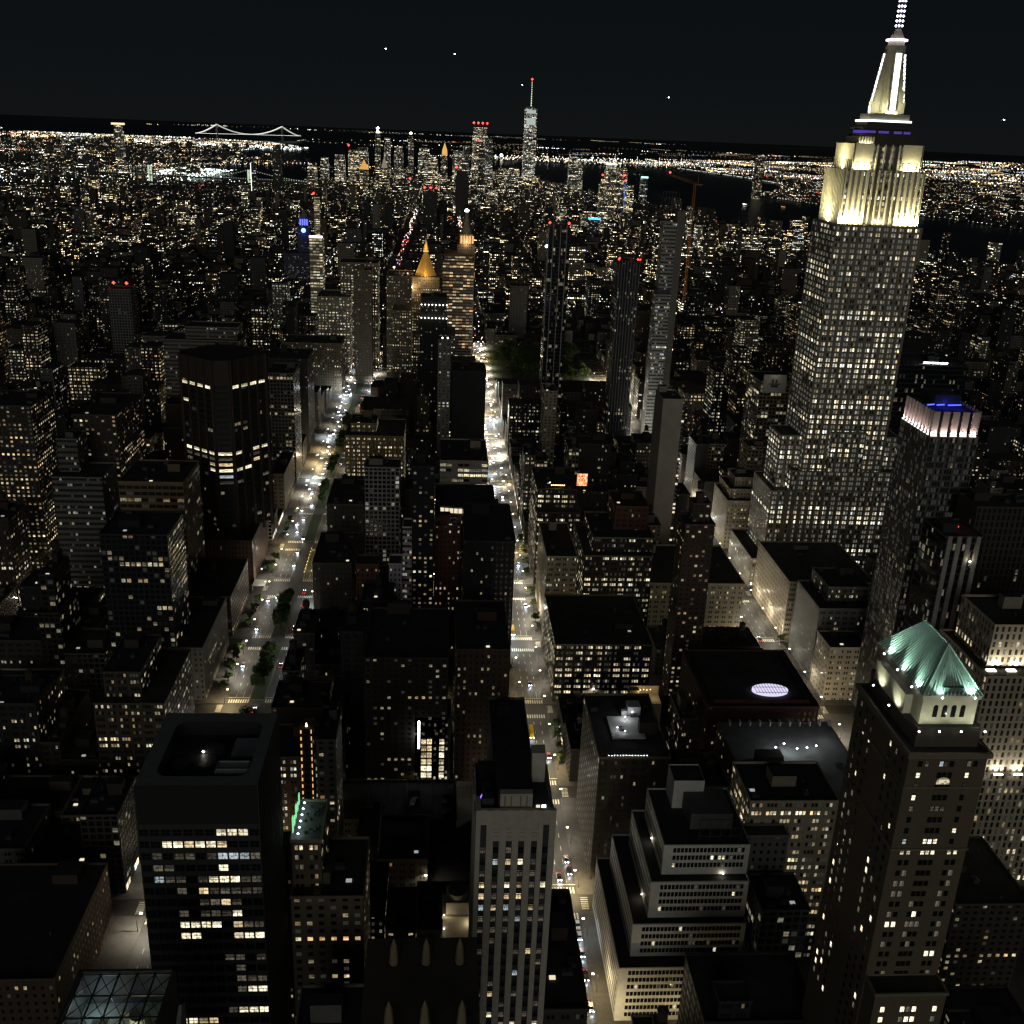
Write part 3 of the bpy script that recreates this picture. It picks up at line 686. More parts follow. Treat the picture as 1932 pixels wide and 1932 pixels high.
# rooftop sign with green panels and floodlights on its far side
root = thing('low_office', 'slim brick building with planted roof and green glowing sign beside the black slab', 'building', (-43, 305, 0))
b = MB((.16, .12, .08), .2, .3); b.box(-5, 4, -10, 10, 0, 112, M['pair']['px'], sides='nsew'); b.obj('wall', M['pair'], root)
b = MB(); b.box(-5, 4, -10, 10, 0, 111.2, sides='t'); b.obj('roof', M['roofl'], root)
b = MB((.3, .27, .2)); crown_ring(b, -5, 4, -10, 10, 112); b.obj('cornice', M['stone'], root)
b = MB((.04, .07, .02))
for i in range(16): b.octa(rnd.uniform(-2, 3), rnd.uniform(-8, 8), 111.7, rnd.uniform(.4, .9))
b.obj('planter', M['leaf'], root)
b = MB()
for i, (y, h) in enumerate(((-8, 9), (-4.5, 5), (-1, 7.5), (2.5, 4.5), (6, 6))): b.box(-4.9, -4.6, y+.5, y+2.0, 112.5, 112.5+h*.6)
b.obj('sign_panel', M['e_green'], root)
b = MB()
for i in range(6): b.octa(-3.1, -8+i*3.1, 112.6, .42)
b.obj('sign_lamp', M['e_cool'], root)
for i in range(3): lightpt(root, (-2.6, -7+i*6.2, 114), 45, (.85, 1, .9))
keep(-50, -39, 295, 315, 95)

# ------------------------------------------------------------------ stepped white office building
def stepped():
    cx, cy_ = 88, 355
    root = thing('office_building', 'white office building rising in four setback tiers of dark ribbon windows', 'office building', (cx, cy_, 0))
    tiers = [(65, 113, 330, 392, 0, 25.8), (70, 113, 335.7, 388, 25.8, 41), (76, 113, 339, 382, 41, 57.6), (80.5, 113, 343, 378, 57.6, 71)]
    w = MB((.74, .73, .68)); r = MB(); items = []; w.box(88-cx, 100-cx, 366-cy_, 377-cy_, 70, 83, sides='nsew'); r.box(88-cx, 100-cx, 366-cy_, 377-cy_, 70, 82.5, sides='t'); gl = MB((.02, .02, .022))
    for k, (x0, x1, y0, y1, z0, z1) in enumerate(tiers):
        w.box(x0-cx, x1-cx, y0-cy_, y1-cy_, z0, z1, sides='nsew'); r.box(x0-cx, x1-cx, y0-cy_, y1-cy_, z0, z1-.7, sides='t')
        fh = 3.35; z = z1-2.4; n = int((x1-x0-5.2)/1.4); bw = (x1-x0-5.2)/n
        while z > z0+1.2:
            fl = rnd.random()
            for i in range(n):
                u = rnd.random(); s_ = 'd'
                if fl > .95: s_ = 'w' if u < .3 else 'm'
                elif u < .015: s_ = 'b'
                elif u < .06: s_ = 'm'
                items.append((x0+3.4+bw*(i+.5)-cx, y0-cy_-.04, z, 0, bw-.32, 1.95, s_, 1))
            z -= fh
        z = z1-2.4
        while z > z0+1.2:   # long band windows on the avenue side
            m_ = int((y1-y0-3)/2)
            for i in range(m_):
                yy = y0+1.8+2*i-cy_; gl.poly([(x0-.03-cx, yy+1.6, z-.8), (x0-.03-cx, yy, z-.8), (x0-.03-cx, yy, z+.8), (x0-.03-cx, yy+1.6, z+.8)])
            z -= fh
    w.obj('wall', M['stone'], root); r.obj('roof', M['roof'], root); gl.obj('window_band', M['metal'], root)
    c = MB((.5, .49, .45))
    for x0, x1, y0, y1, z0, z1 in tiers: crown_ring(c, x0-cx, x1-cx, y0-cy_, y1-cy_, z1, .35, .3, .12)
    c.box(92-cx, 108-cx, 352-cy_, 368-cy_, 71, 78, sides='nsewt', c=(.12, .12, .12)); c.obj('cornice', M['stone'], root)
    for x, y, z in ((75.6, 350, 42.5), (80.2, 362, 59.2), (104, 342.6, 58)):
        l = MB(); l.octa(x-cx, y-cy_, z, .35); l.obj('wall_lamp', M['e_white'], root); lightpt(root, (x-.8-cx, y-cy_-.5, z+.1), 60, r=.25)
    items.sort(key=lambda t: -t[2]); windows(root, items)
    # frame of an empty billboard on the top roof
    bb = MB((.06, .05, .045))
    for i in range(5): bb.bar((94+4*i-cx, 346-cy_, 71), (94+4*i-cx, 346-cy_, 80), .25)
    for z in (72.5, 76, 79.8): bb.bar((94-cx, 346-cy_, z), (110-cx, 346-cy_, z), .22)
    for i in range(4): bb.bar((94+4*i-cx, 346-cy_, 72.5), (98+4*i-cx, 346-cy_, 79.8), .15)
    bb.obj('billboard_frame', M['metal'], root)
    keep(65, 113, 329, 392, 5)
stepped()

# ------------------------------------------------------------------ pyramid-roofed tower
def pyramid_tower():
    cx, cy_ = 121, 258
    root = thing('office_tower', 'brown masonry tower with a floodlit green copper hipped roof and arched crown windows', 'office tower', (cx, cy_, 0))
    X0, X1, Y0, Y1 = 111.3, 131.2, 242, 275
    w = MB((.17, .135, .095), .08, .45); w.box(X0-cx, X1-cx, Y0-cy_, Y1-cy_, 0, 178, M['punch']['px'], sides='sw'); w.obj('wall', M['punch'], root)
    f = MB((.185, .145, .10)); f.box(X0-cx, X1-cx, Y0-cy_, Y1-cy_, 0, 178, sides='ne')
    f.box(111.6-cx, 130.9-cx, 235.5-cy_, Y0-cy_, 0, 108.5, sides='new')
    f.box(113.2-cx, 129.4-cx, 244.5-cy_, 273.5-cy_, 178, 183.6, sides='nsew', c=(.12, .10, .075))
    f.obj('shaft', M['stone'], root)
    r = MB(); r.box(X0-cx, X1-cx, Y0-cy_, Y1-cy_, 0, 177.6, sides='t'); r.box(111.6-cx, 130.9-cx, 235.5-cy_, Y0-cy_, 0, 108, sides='t'); r.box(113.2-cx, 129.4-cx, 244.5-cy_, 273.5-cy_, 178, 183.6, sides='t'); r.obj('roof', M['roof'], root)
    c = MB((.26, .22, .16)); crown_ring(c, X0-cx, X1-cx, Y0-cy_, Y1-cy_, 178, .8, 1.3, .8); crown_ring(c, X0-cx, X1-cx, Y0-cy_, Y1-cy_, 149.5, .5, .5, .35); crown_ring(c, X0-cx, X1-cx, Y0-cy_, Y1-cy_, 168, .4, .4, .2); crown_ring(c, 111.6-cx, 130.9-cx, 235.5-cy_, Y0-cy_, 108.5, .5, .8, .4)
    c.obj('cornice', M['stone'], root)
    cr_ = MB((.50, .46, .36)); C0, C1, D0, D1 = 114, 127.9, 246, 272
    cr_.box(C0-cx, C1-cx, D0-cy_, D1-cy_, 183.6, 191.8, sides='nsew'); crown_ring(cr_, C0-cx, C1-cx, D0-cy_, D1-cy_, 191.8, .7, 1.0, .5)
    cr_.box(C0-2-cx, C0-cx, D0+5-cy_, D1-3-cy_, 183.6, 189, sides='nsewt'); cr_.obj('crown_wall', M['stone'], root)
    ar = MB()
    for x in (117.6, 119.9, 122.2, 124.5):
        P = [(x-.62-cx, 185.6), (x+.62-cx, 185.6), (x+.62-cx, 188.4)]+[(x+.62*math.cos(a)-cx, 188.4+.62*math.sin(a)) for a in (.6, 1.2, 1.9, 2.5)]+[(x-.62-cx, 188.4)]
        ar.poly([(p[0], D0-.03-cy_, p[1]) for p in P])
    ar.obj('arched_window', PANE['d'], root)
    # ribbed hipped copper roof
    p = MB(); B0, B1, E0, E1, z0, z1 = 113.3-cx, 128.6-cx, 245.3-cy_, 272.7-cy_, 191.9, 202.6; xa, ya, yb = 121-cx, 252.2-cy_, 265-cy_
    p.poly([(B0, E0, z0), (B1, E0, z0), (xa, ya, z1)]); p.poly([(B1, E0, z0), (B1, E1, z0), (xa, yb, z1), (xa, ya, z1)]); p.poly([(B1, E1, z0), (B0, E1, z0), (xa, yb, z1)]); p.poly([(B0, E1, z0), (B0, E0, z0), (xa, ya, z1), (xa, yb, z1)])
    pr = p.obj('copper_roof', M['copper'], root)
    q = MB()
    for i in range(1, 15):   # standing seams
        t = i/15; x = B0+(B1-B0)*t; s_ = min(t, 1-t)*2; q.bar((x, E0, z0+.05), (x+(xa-x)*s_*1.0, E0+(ya-E0)*s_, z0+(z1-z0)*s_+.05), .26)
    for i in range(1, 26):
        t = i/26; y = E0+(E1-E0)*t; yr = ya+(yb-ya)*t
        q.bar((B0, y, z0+.05), (xa, yr, z1+.05), .26); q.bar((B1, y, z0+.05), (xa, yr, z1+.05), .26)
    q.bar((xa, ya, z1), (xa, yb, z1), .45)
    for a in ((B0, E0), (B1, E0)): q.bar((*a, z0), (xa, ya, z1), .35)
    for a in ((B0, E1), (B1, E1)): q.bar((*a, z0), (xa, yb, z1), .35)
    q.obj('standing_seam', M['copper_seam'], pr)
    dm = MB((.10, .2, .16)); dm.box(xa-2.6, xa+2.6, E0+.3, E0+2.4, z0, z0+2.1, sides='nsewt')
    dm.obj('dormer', M['stone'], pr)
    lv = MB()
    for i in range(5): x = xa-2.0+i*1.0; lv.box(x-.3, x+.3, E0+.25, E0+.31, z0+.2, z0+1.9)
    lv.obj('louvre', M['metal'], pr)
    G = (.74, 1, .86); fx = MB()
    for x, y, d, pw in ((B0-1.1, E0+4, (1, .15, .8), 5000), (B0-1.1, E0+12.5, (1, 0, .8), 4800), (B0-1.1, E0+21, (1, 0, .8), 5000), (-3.4, E0-1.3, (.1, 1, .8), 3000), (4.8, E0-1.3, (-.2, 1, .8), 4200)):
        o = lightpt(root, (x, y, z0+.4), pw, G, r=.25, ty='SPOT', angle=R(95), name='floodlight'); aim(o, d); fx.octa(x, y, z0+.25, .33)
    for x, y, d, pw in ((-8.6, E0-3.2, (.25, 1, .7), 1100), (-3.5, E0-3.2, (.1, 1, .8), 700), (2, E0-3.2, (0, 1, .8), 600), (8.0, E0-3.2, (-.3, 1, .7), 1500), (B0-3.4, E0+9, (1, .1, .8), 1400), (B0-3.4, E0+19, (1, .1, .8), 1400)):
        o = lightpt(root, (x, y, 184.1), pw, (.93, 1, .74), r=.25, ty='SPOT', angle=R(110), name='floodlight'); aim(o, d); fx.octa(x, y, 183.9, .3)
    fx.obj('floodlight_lens', M['e_led'], root)
    items = []
    fr = [.15, .235, .42, .485, .555, .775, .855]
    k = 0; z = 174.8
    special = {0: 'dmcmdmd', 1: 'bddddbd', 2: 'mddddmd', 3: 'bdddddb', 4: 'mdmmmdd', 7: 'cdbbbdb', 8: 'bbbbbbb', 10: 'dmddddm', 12: 'mmdddmd', 15: 'bbmmmdm', 18: 'dddddbb'}
    while z > 92:
        row = special.get(k)
        for i, f_ in enumerate(fr):
            u = rnd.random(); s_ = row[i] if row else ('b' if u < .05 else 'm' if u < .35 else 'd')
            if z > 150 and i in (1, 6): 
                if k > 0: continue
            items.append((X0+f_*19.9-cx, Y0-cy_-.04, z, 0, 1.15, 1.65, s_, 1))
        z -= 3.3; k += 1
    aw = MB()
    x = X0+.49*19.9; P = [(x-1.7-cx, 168.8), (x+1.7-cx, 168.8)]+[(x+1.7*math.cos(a)-cx, 169.4+1.5*math.sin(a)) for a in np.linspace(.1, 3.04, 9)]
    aw.poly([(p_[0], Y0-.05-cy_, p_[1]) for p_ in P], [(.5+(p_[0]-x+cx)/3.4, (p_[1]-168.8)/2.1) for p_ in P]); aw.obj('lunette_window', PANE['b'], root)
    for z in (103, 99.5, 96): 
        for x in (114.2, 119.6, 121.2, 122.8, 128.4): items.insert(0, (x-cx, 235.5-cy_-.04, z, 0, 1.2, 1.7, 'b' if rnd.random() < .5 else 'm', 1))
    z = 174
    while z > 80:
        for y in (245, 248.6, 252.2, 264, 268, 271.6):
            u = rnd.random(); items.append((X0-cx-.04, y-cy_, z, -math.pi/2, 1.1, 1.6, 'b' if u < .10 else 'm' if u < .3 else 'd', 1))
        z -= 3.3
    items.sort(key=lambda t: -t[2]); windows(root, items)
    keep(111, 131, 235, 275, 70)
pyramid_tower()

# ------------------------------------------------------------------ tower with glowing pink fins
def fin_tower():
    X0, X1, Y0, Y1 = 246.5, 272.5, 529, 565; cx, cy_ = 259, 547
    root = thing('apartment_tower', 'slim grid-fronted tower crowned by rose-white lit fins and blue light strips', 'apartment tower', (cx, cy_, 0))
    w = MB((.11, .105, .095), .03, .35); w.box(X0-cx, X1-cx, Y0-cy_, Y1-cy_, 0, 178, M['fine']['px'], sides='nsew'); w.obj('wall', M['fine'], root)
    r = MB(); r.box(X0-cx, X1-cx, Y0-cy_, Y1-cy_, 0, 178, sides='t'); r.box(X0+2-cx, X1-2-cx, Y0+3-cy_, Y1-2-cy_, 178, 189.5, sides='nsewt'); r.box(X0+6-cx, X1-6-cx, Y0+14-cy_, Y1-6-cy_, 189.5, 196, sides='nsewt'); r.obj('roof', M['roof'], root)
    f = MB((.60, .50, .47)); n = 5
    for i in range(n):
        a = X0+(X1-X0)*i/n; wd = 3.3; f.box(a-cx, a+wd-cx, Y0-cy_, Y0+.8-cy_, 178.3, 190.5, sides='nsewt')
    for i in range(9):
        y = Y0+2+(Y1-Y0-2)*i/9; f.box(X0-cx, X0+.8-cx, y-cy_, y+1.8-cy_, 178.3, 190.5, sides='nsewt'); f.box(X1-.8-cx, X1-cx, y-cy_, y+1.8-cy_, 178.3, 190.5, sides='nsewt')
    f.obj('crown_fin', M['stone'], root)
    for i in range(n):
        a = X0+(X1-X0)*i/n+1.65; o = lightpt(root, (a-cx, Y0-1.0-cy_, 178.3), 420, (1, .80, .76), ty='AREA', size=3, size_y=.4, name='floodlight'); aim(o, (0, .35, 1))
    for i in range(9):
        y = Y0+2.9+(Y1-Y0-2)*i/9; o = lightpt(root, (X0-1.0-cx, y-cy_, 178.3), 300, (1, .82, .76), ty='AREA', size=.4, size_y=1.6, name='floodlight'); aim(o, (.35, 0, 1))
    e_ = MB()
    for i in range(n): a = X0+(X1-X0)*i/n; e_.box(a-cx, a+3.3-cx, Y0-.5-cy_, Y0-.05-cy_, 177.7, 178.1)
    for i in range(9): y = Y0+2+(Y1-Y0-2)*i/9; e_.box(X0-.5-cx, X0-.05-cx, y-cy_, y+1.8-cy_, 177.7, 178.1)
    e_.obj('crown_lamp', emit('rose_lamp', (1, .84, .78), 3), root)
    b_ = MB(); xs = ((248.8, 252.5), (254, 258), (260, 267))
    for (a, c_), dy in zip(xs, (0, 0, 0)): b_.bar((a-cx, Y0+13.8-cy_, 190.6), (c_-cx, Y0+13.8-cy_, 190.9), .45)
    b_.obj('light_strip', M['e_blue'], root)
    lightpt(root, (258-cx, Y0+12-cy_, 192), 500, (.05, .06, 1), r=1); lightpt(root, (264-cx, Y0+9-cy_, 191.5), 300, (.05, .06, 1), r=1)
    keep(X0, X1, Y0, Y1, 60)
fin_tower()

# ------------------------------------------------------------------ octagonal brown tower beside the tree-lined avenue
def octagon_tower():
    cx, cy_, H = -160, 772, 160
    root = thing('office_tower', 'dark octagonal brick tower with bright lit bands, turned diagonally beside the tree-lined avenue', 'office tower', (cx, cy_, 0))
    def oct_(a, c): return [(c, -a), (a, -c), (a, c), (c, a), (-c, a), (-a, c), (-a, -c), (-c, -a)]
    P = oct_(29, 6); a45 = R(7)
    P = [(x*math.cos(a45)-y*math.sin(a45), x*math.sin(a45)+y*math.cos(a45)) for x, y in P][::-1]
    P = P[::-1]
    w = MB((.020, .018, .017), .05, .5); w.prism(P, 34, H-17, M['office']['px'], top=False); w.obj('wall', M['office'], root)
    s = MB((.055, .038, .028)); s.prism(P, H-17, H, top=False); 
    n = len(P)
    for i in range(n):
        a, b_ = Vector(P[i]), Vector(P[(i+1) % n]); L = (b_-a).length; d = (b_-a)/L; nn = Vector((d.y, -d.x))
        m_ = max(1, round(L/8.5))
        for k in range(m_+1):
            p = a+d*(L*k/m_); hw = .85 if 0 < k < m_ else 1.3
            q = [p-d*hw, p+d*hw, p+d*hw+nn*1.0, p-d*hw+nn*1.0]
            s.prism([tuple(v) for v in (q[0], q[3], q[2], q[1])][::-1], 30, H+.5)
    s.obj('brick_pier', M['stone'], root)
    r = MB(); r.poly([(x, y, H-1) for x, y in P]); r.obj('roof', M['roof'], root)
    l = MB(lit=1)
    items = []
    for z, prob, st_ in ((H-19.2, .95, 'b'), (93, .8, 'b'), (89, .4, 'm'), (84.8, .45, 'w'), (80.5, .5, 'b'), (76, .3, 'c'), (71.5, .2, 'm'), (110, .2, 'm'), (128, .15, 'b')):
        for i in range(n):
            a, b_ = Vector(P[i]), Vector(P[(i+1) % n]); L = (b_-a).length; d = (b_-a)/L; nn = Vector((d.y, -d.x))
            if nn.y > .25: continue
            m_ = max(1, round(L/8.5)); 
            for k in range(m_):
                if rnd.random() > prob: continue
                p = a+d*(L*(k+.5)/m_)+nn*.25; rz = math.atan2(d.y, d.x)
                items.append((p.x, p.y, z, rz, L/m_-2.0, 2.4, st_ if (rnd.random() < .75 or prob > .7) else 'm', 3))
    windows(root, items)
    bs = MB((.11, .06, .04), .03, .3); bs.box(-30, 22, -44, 20, 0, 33, 9, sides='nsew'); bs.obj('podium', M['pier'], root)
    rr = MB(); rr.box(-30, 22, -44, 20, 0, 32.4, sides='t'); rr.obj('podium_roof', M['roof'], root)
    keep(-190, -133, 728, 800, 34)
octagon_tower()

# ------------------------------------------------------------------ named mid-ground buildings: (label, name, category, tiers, wall style, colour, lit, tone, extras)
def T(label, tiers, style, wc, lit=.25, tone=.4, name='office_building', cat='building', zv=None, **k):
    r = tower(label, name, cat, tiers, style, wc, lit, tone, **k)
    t = tiers[0]; keep(min(t_[0] for t_ in tiers), max(t_[1] for t_ in tiers), min(t_[2] for t_ in tiers), max(t_[3] for t_ in tiers), zv if zv is not None else tiers[-1][5]*.35)
    return r
T('brown brick hotel with a white lit roof terrace, west side of the central avenue', [(66, 97, 409, 462, 0, 65)], 'pair', 'brown', .16, .35, zv=8, clutter=3, trim='tan')
T('limestone palazzo block with cream north front and black roof on the central avenue', [(66, 86, 650, 712, 0, 57)], 'trip', 'cream', .22, .45, zv=12, clutter=1)
T('dark brick office block with rows of paired lit windows and a stone cornice', [(90, 135, 645, 707, 0, 60), (96, 136, 652, 700, 60, 70)], 'trip', 'brown', .42, .35, zv=14, trim='tan')
T('low wide annex with skylights and three bright window rows before the brick block', [(64, 121, 564, 632, 0, 38)], 'trip', 'brown', .65, .4, zv=5, trim='tan', clutter=4)
T('terraced office building with an illuminated rooftop sign beside the central avenue', [(66, 98, 729, 790, 0, 58), (66, 95, 735, 785, 58, 74)], 'trip', 'brown', .55, .45, zv=30)
T('slender brown brick apartment tower with a flat black roof, between two avenues', [(133.5, 150.5, 566, 584, 0, 113), (138, 148, 570, 580, 113, 124)], 'resid', 'brick', .22, .2, name='apartment_tower', cat='apartment tower', zv=30, tank=1)
T('orange-lit brick apartment block with bright vertical window lines behind the slender tower', [(112, 134, 668, 700, 0, 86)], 'pair', 'red', .22, .75, name='apartment_building', zv=40)
T('long limestone department store with arched ground storeys and a black roof', [(133, 198, 645, 712, 0, 41)], 'pair', 'cream', .12, .4, zv=10, clutter=3)
T('cream department building with arcaded attic, across the avenue from the spire tower', [(228.5, 287, 646, 718, 0, 42.5)], 'trip', 'cream', .10, .35, zv=5, clutter=5)
T('grey loft building with a tall blank penthouse north of the arcaded building', [(228.5, 262, 590, 632, 0, 50), (236, 262, 600, 630, 50, 60)], 'pair', 'grey', .18, .4, zv=5, clutter=2)
T('pale corner shop building with colonnaded top floors', [(228.5, 262, 566, 588, 0, 36)], 'pair', 'cream', .22, .5, zv=5)
T('white terraced hotel stepping back in octagonal tiers east of the spire tower', [(228.5, 262, 806, 850, 0, 42), (231, 262, 812, 846, 42, 50), (236, 258, 818, 842, 50, 58)], 'punch', 'lime', .22, .45, zv=10)
T('tall blank concrete slab with balconies down its west edge', [(160, 175, 770, 800, 0, 134)], 'blank', (.34, .31, .27), .0, .3, name='apartment_tower', cat='apartment tower', zv=52, clutter=1)
T('black glass tower with red warning lights and pale ribs, short of the crane tower', [(166, 187, 1050, 1075, 0, 198)], 'pier', 'black', .16, .5, name='apartment_tower', cat='apartment tower', zv=60)
T('pale unfinished pencil tower wrapped in lit floor slabs beneath a red-lit crane', [(222, 238, 1130, 1150, 0, 158), (224, 238, 1132, 1150, 163, 232)], 'ribbon', (.36, .36, .34), .30, .85, name='tower_under_construction', cat='tower', zv=60, clutter=0)
T('glassy dark tower topped by two red lights and silvery mullions', [(104, 127, 1130, 1155, 0, 222)], 'glass', 'dark', .10, .35, name='apartment_tower', cat='apartment tower', zv=60)
T('dark brick tower with two crown rows of small white lamps before the gilded pyramid', [(-28, 1, 1130, 1158, 0, 125), (-27, 0, 1131, 1157, 125, 148)], 'pair', 'black', .12, .35, name='apartment_tower', cat='apartment tower', zv=50)
T('narrow tower with a criss-cross lattice front, right of the dark lamp-crowned tower', [(-8, 4, 1000, 1018, 0, 129)], 'resid', 'grey', .22, .5, name='apartment_tower', cat='apartment tower', zv=30, clutter=0)
T('flat black windowless slab beside the central avenue', [(6, 38, 1000, 1040, 0, 99)], 'blank', 'black', .01, .4, zv=15, clutter=1)
T('broad gold-lit office slab behind the black slab', [(-5, 37, 1453, 1505, 0, 148), (-3, 35, 1456, 1500, 148, 156)], 'office', (.10, .06, .03), 1.1, .0, zv=20, clutter=0)
T('ornate stone insurance building with upper colonnade lit amber, left of the gilded pyramid', [(-65, -42, 1292, 1340, 0, 106), (-76, -44, 1372, 1430, 0, 136)], 'punch', 'tan', .45, .35, zv=30)
T('wide office block with dense white windows, far side of the tree-lined avenue', [(-142, -92, 1452, 1500, 0, 141)], 'pair', 'tan', .75, .45, zv=60)
T('stone block with a blind arched gable before the dense-windowed office', [(-117, -95, 1372, 1400, 0, 142)], 'pair', 'tan', .10, .4, zv=80)
T('cream office with close-set lit windows standing over the avenue vista', [(-170, -127, 1420, 1480, 0, 100)], 'pair', 'lime', .85, .5, zv=40)
T('boxy grid-front office with one glass side at the tree-lined avenue', [(-161, -137, 952, 994, 0, 104)], 'grid', (.16, .15, .13), .16, .5, zv=10, clutter=1)
T('stone office with lit stair bay, below the boxy grid-front office', [(-148, -137, 877, 941, 0, 34)], 'pair', 'tan', .2, .4, zv=4)
T('dark office slab with a column of lit windows left of the avenue', [(-175, -137, 1050, 1100, 0, 96)], 'punch', 'dark', .18, .3, zv=20)
T('ornamented loft block with corner cornice far down the avenue', [(-197, -128, 1300, 1350, 0, 62)], 'punch', 'tan', .35, .3, zv=10)
T('horizontal banded office behind the octagonal tower', [(-275, -202, 1050, 1090, 0, 112), (-255, -205, 1056, 1086, 112, 124)], 'ribbon', (.17, .16, .14), .12, .6, zv=95, clutter=0)
T('lone slim grid tower with twin red lights on the left', [(-399, -373, 1292, 1320, 0, 121)], 'grid', 'grey', .03, .5, name='apartment_tower', cat='apartment tower', zv=60, clutter=0)
T('warm-windowed apartment block with corner bay left of the octagonal tower', [(-254, -225, 728, 790, 0, 124)], 'resid', 'brown', .40, .15, name='apartment_building', cat='apartment building', zv=60)
T('apartment block dense with orange windows at the far left edge', [(-318, -281, 728, 770, 0, 129)], 'resid', 'brown', .46, .08, name='apartment_building', cat='apartment building', zv=60)
T('zigzag balcony building with pale stepped tiers', [(-258, -226, 690, 722, 0, 92), (-256, -243, 700, 720, 92, 115)], 'ribbon', (.15, .145, .13), .10, .7, name='apartment_building', zv=50)
T('broad low tower with a lit top row and a tan party wall', [(-206, -166, 660, 705, 0, 100)], 'office', (.20, .14, .08), .10, .3, zv=60)
T('grey lattice office with scattered warm windows in the dark left quarter', [(-188, -152, 564, 600, 0, 103)], 'grid', 'black', .22, .25, zv=30)
T('low brick club building with tall corner windows, left of the avenue', [(-172, -138, 484, 540, 0, 46), (-168, -150, 490, 530, 46, 60)], 'trip', 'brown', .35, .25, zv=5)
T('long brown brick hotel along the shaded side of the tree-lined avenue', [(-200, -137.5, 644, 706, 0, 28.5)], 'pair', 'brick', .28, .2, zv=5, tank=1)
T('tan corner apartment house with regular windows facing the avenue trees', [(-160, -137.5, 564, 632, 0, 34)], 'punch', 'tan', .14, .3, name='apartment_building', cat='apartment building', zv=5)
T('red brick block with stone belt courses at the lower left corner', [(-185, -137.5, 325, 386, 0, 30)], 'punch', 'brick', .10, .3, zv=3, clutter=3)
T('narrow dark tower with warm paired windows between the avenues', [(-20.7, -7.5, 610, 626, 0, 130)], 'resid', 'black', .32, .15, name='apartment_tower', cat='apartment tower', zv=30)
T('brick office with a curved brightly lit penthouse and dark hipped roof', [(-7, 32, 645, 706, 0, 86)], 'punch', 'brick', .2, .35, zv=12)
T('projecting red brick wing with six window bays, lit amber low down', [(-7, 9, 628, 645, 0, 86)], 'punch', 'red', .22, .3, zv=25)
T('flat-roofed office with a lit top storey across the avenue vista', [(-4.5, 33, 808, 868, 0, 71)], 'office', 'lime', .6, .7, zv=40)
T('pale apartment slab with a central grid of windows', [(-57.5, -33, 729, 750, 0, 90)], 'grid', (.26, .235, .22), .12, .6, name='apartment_tower', cat='apartment tower', zv=15)
T('thin white building with stacked lit balconies', [(-27.3, -21.6, 640, 655, 0, 80)], 'ribbon', (.55, .50, .56), .3, .9, name='apartment_building', cat='apartment building', zv=48, clutter=0)
T('small white mansard house beside the stacked balconies', [(-35.5, -27.6, 630, 645, 0, 59)], 'punch', (.50, .45, .52), .2, .8, name='town_house', cat='house', zv=48, clutter=0)
T('small red brick gabled house above a dark roof', [(-56, -42, 630, 645, 0, 58.5)], 'punch', 'red', .2, .4, name='town_house', cat='house', zv=50, clutter=0)
T('black-roofed corner office overlooking the tree-lined avenue', [(-84.5, -58, 729, 785, 0, 62)], 'pair', 'brown', .05, .4, zv=40)
T('brown apartment house with warm windows beside the avenue median', [(-85, -60, 646, 700, 0, 52)], 'punch', 'brown', .08, .1, name='apartment_building', zv=20)
T('yellow-lit office with ranks of windows beyond the black-roofed corner', [(-86, -36, 889, 945, 0, 66), (-82, -60, 900, 930, 66, 74)], 'pair', (.20, .15, .07), .7, .25, zv=30)
T('blank dark tower with a cut corner, tight on the avenue curb', [(10, 38, 564, 625, 0, 102)], 'punch', 'black', .05, .2, zv=20, clutter=2)
T('brick apartment house with a lit cream ground floor', [(5, 31, 484, 540, 0, 77)], 'punch', 'brick', .22, .2, name='apartment_building', cat='apartment building', zv=5)
T('dark apartment house with warm lower windows, left of the cream-based one', [(-40, 1, 484, 540, 0, 72)], 'resid', 'brown', .2, .3, name='apartment_building', cat='apartment building', zv=20)
T('plain black tower with a white top band on the avenue', [(20, 36.6, 404, 458, 0, 65)], 'blank', 'black', .0, .3, zv=20, trim='grey', clutter=1)
T('black tower whose edges carry two strings of orange lights', [(-60.4, -55.5, 404, 412, 0, 82)], 'resid', 'dark', .1, .1, name='apartment_tower', cat='apartment tower', zv=50, clutter=0)
T('grey apartment block right of the orange light strings', [(-54, -46, 404, 430, 0, 77)], 'resid', 'grey', .28, .1, name='apartment_building', cat='apartment building', zv=30)
T('brick apartment block with warm window pairs, lower centre left', [(-48, -26, 290, 318, 0, 95)], 'resid', 'tan', .30, .12, name='apartment_building', cat='apartment building', zv=20)
T('wide grey flat roof at the bottom edge beside the pier tower', [(-41, -20, 215, 262, 0, 88)], 'punch', 'grey', .1, .5, zv=80)
T('pale building with a ship emblem sign, left of the spire tower', [(270, 296, 889, 930, 0, 122)], 'grid', (.20, .17, .13), .34, .3, zv=40, clutter=0)
T('white gridded loft tower half behind the spire tower base', [(257, 276, 860, 884, 0, 72)], 'grid', 'lime', .08, .4, zv=30)
T('maroon mansard building with a glowing oval skylight', [(134, 192, 484, 545, 0, 45)], 'punch', (.06, .022, .02), .05, .5, zv=20, clutter=0)
T('low club building with a white floodlit roof deck', [(134, 190, 404, 466, 0, 47)], 'punch', 'brown', .1, .4, zv=20, roof='roofl', clutter=4)
T('long loft with two bright rows of tall windows', [(117, 152, 360, 386, 0, 78)], 'trip', 'cream', .5, .35, zv=30)
T('dark tower with pale full-height ribs and one lit rib', [(229.5, 247.5, 463, 486, 0, 148.5)], 'glass', 'dark', .08, .5, zv=30, clutter=1)
T('stone tower with floodlit top arcade at the right edge', [(229, 300, 406, 450, 0, 107), (233, 300, 415, 445, 107, 127)], 'pier', 'cream', .3, .4, zv=20)
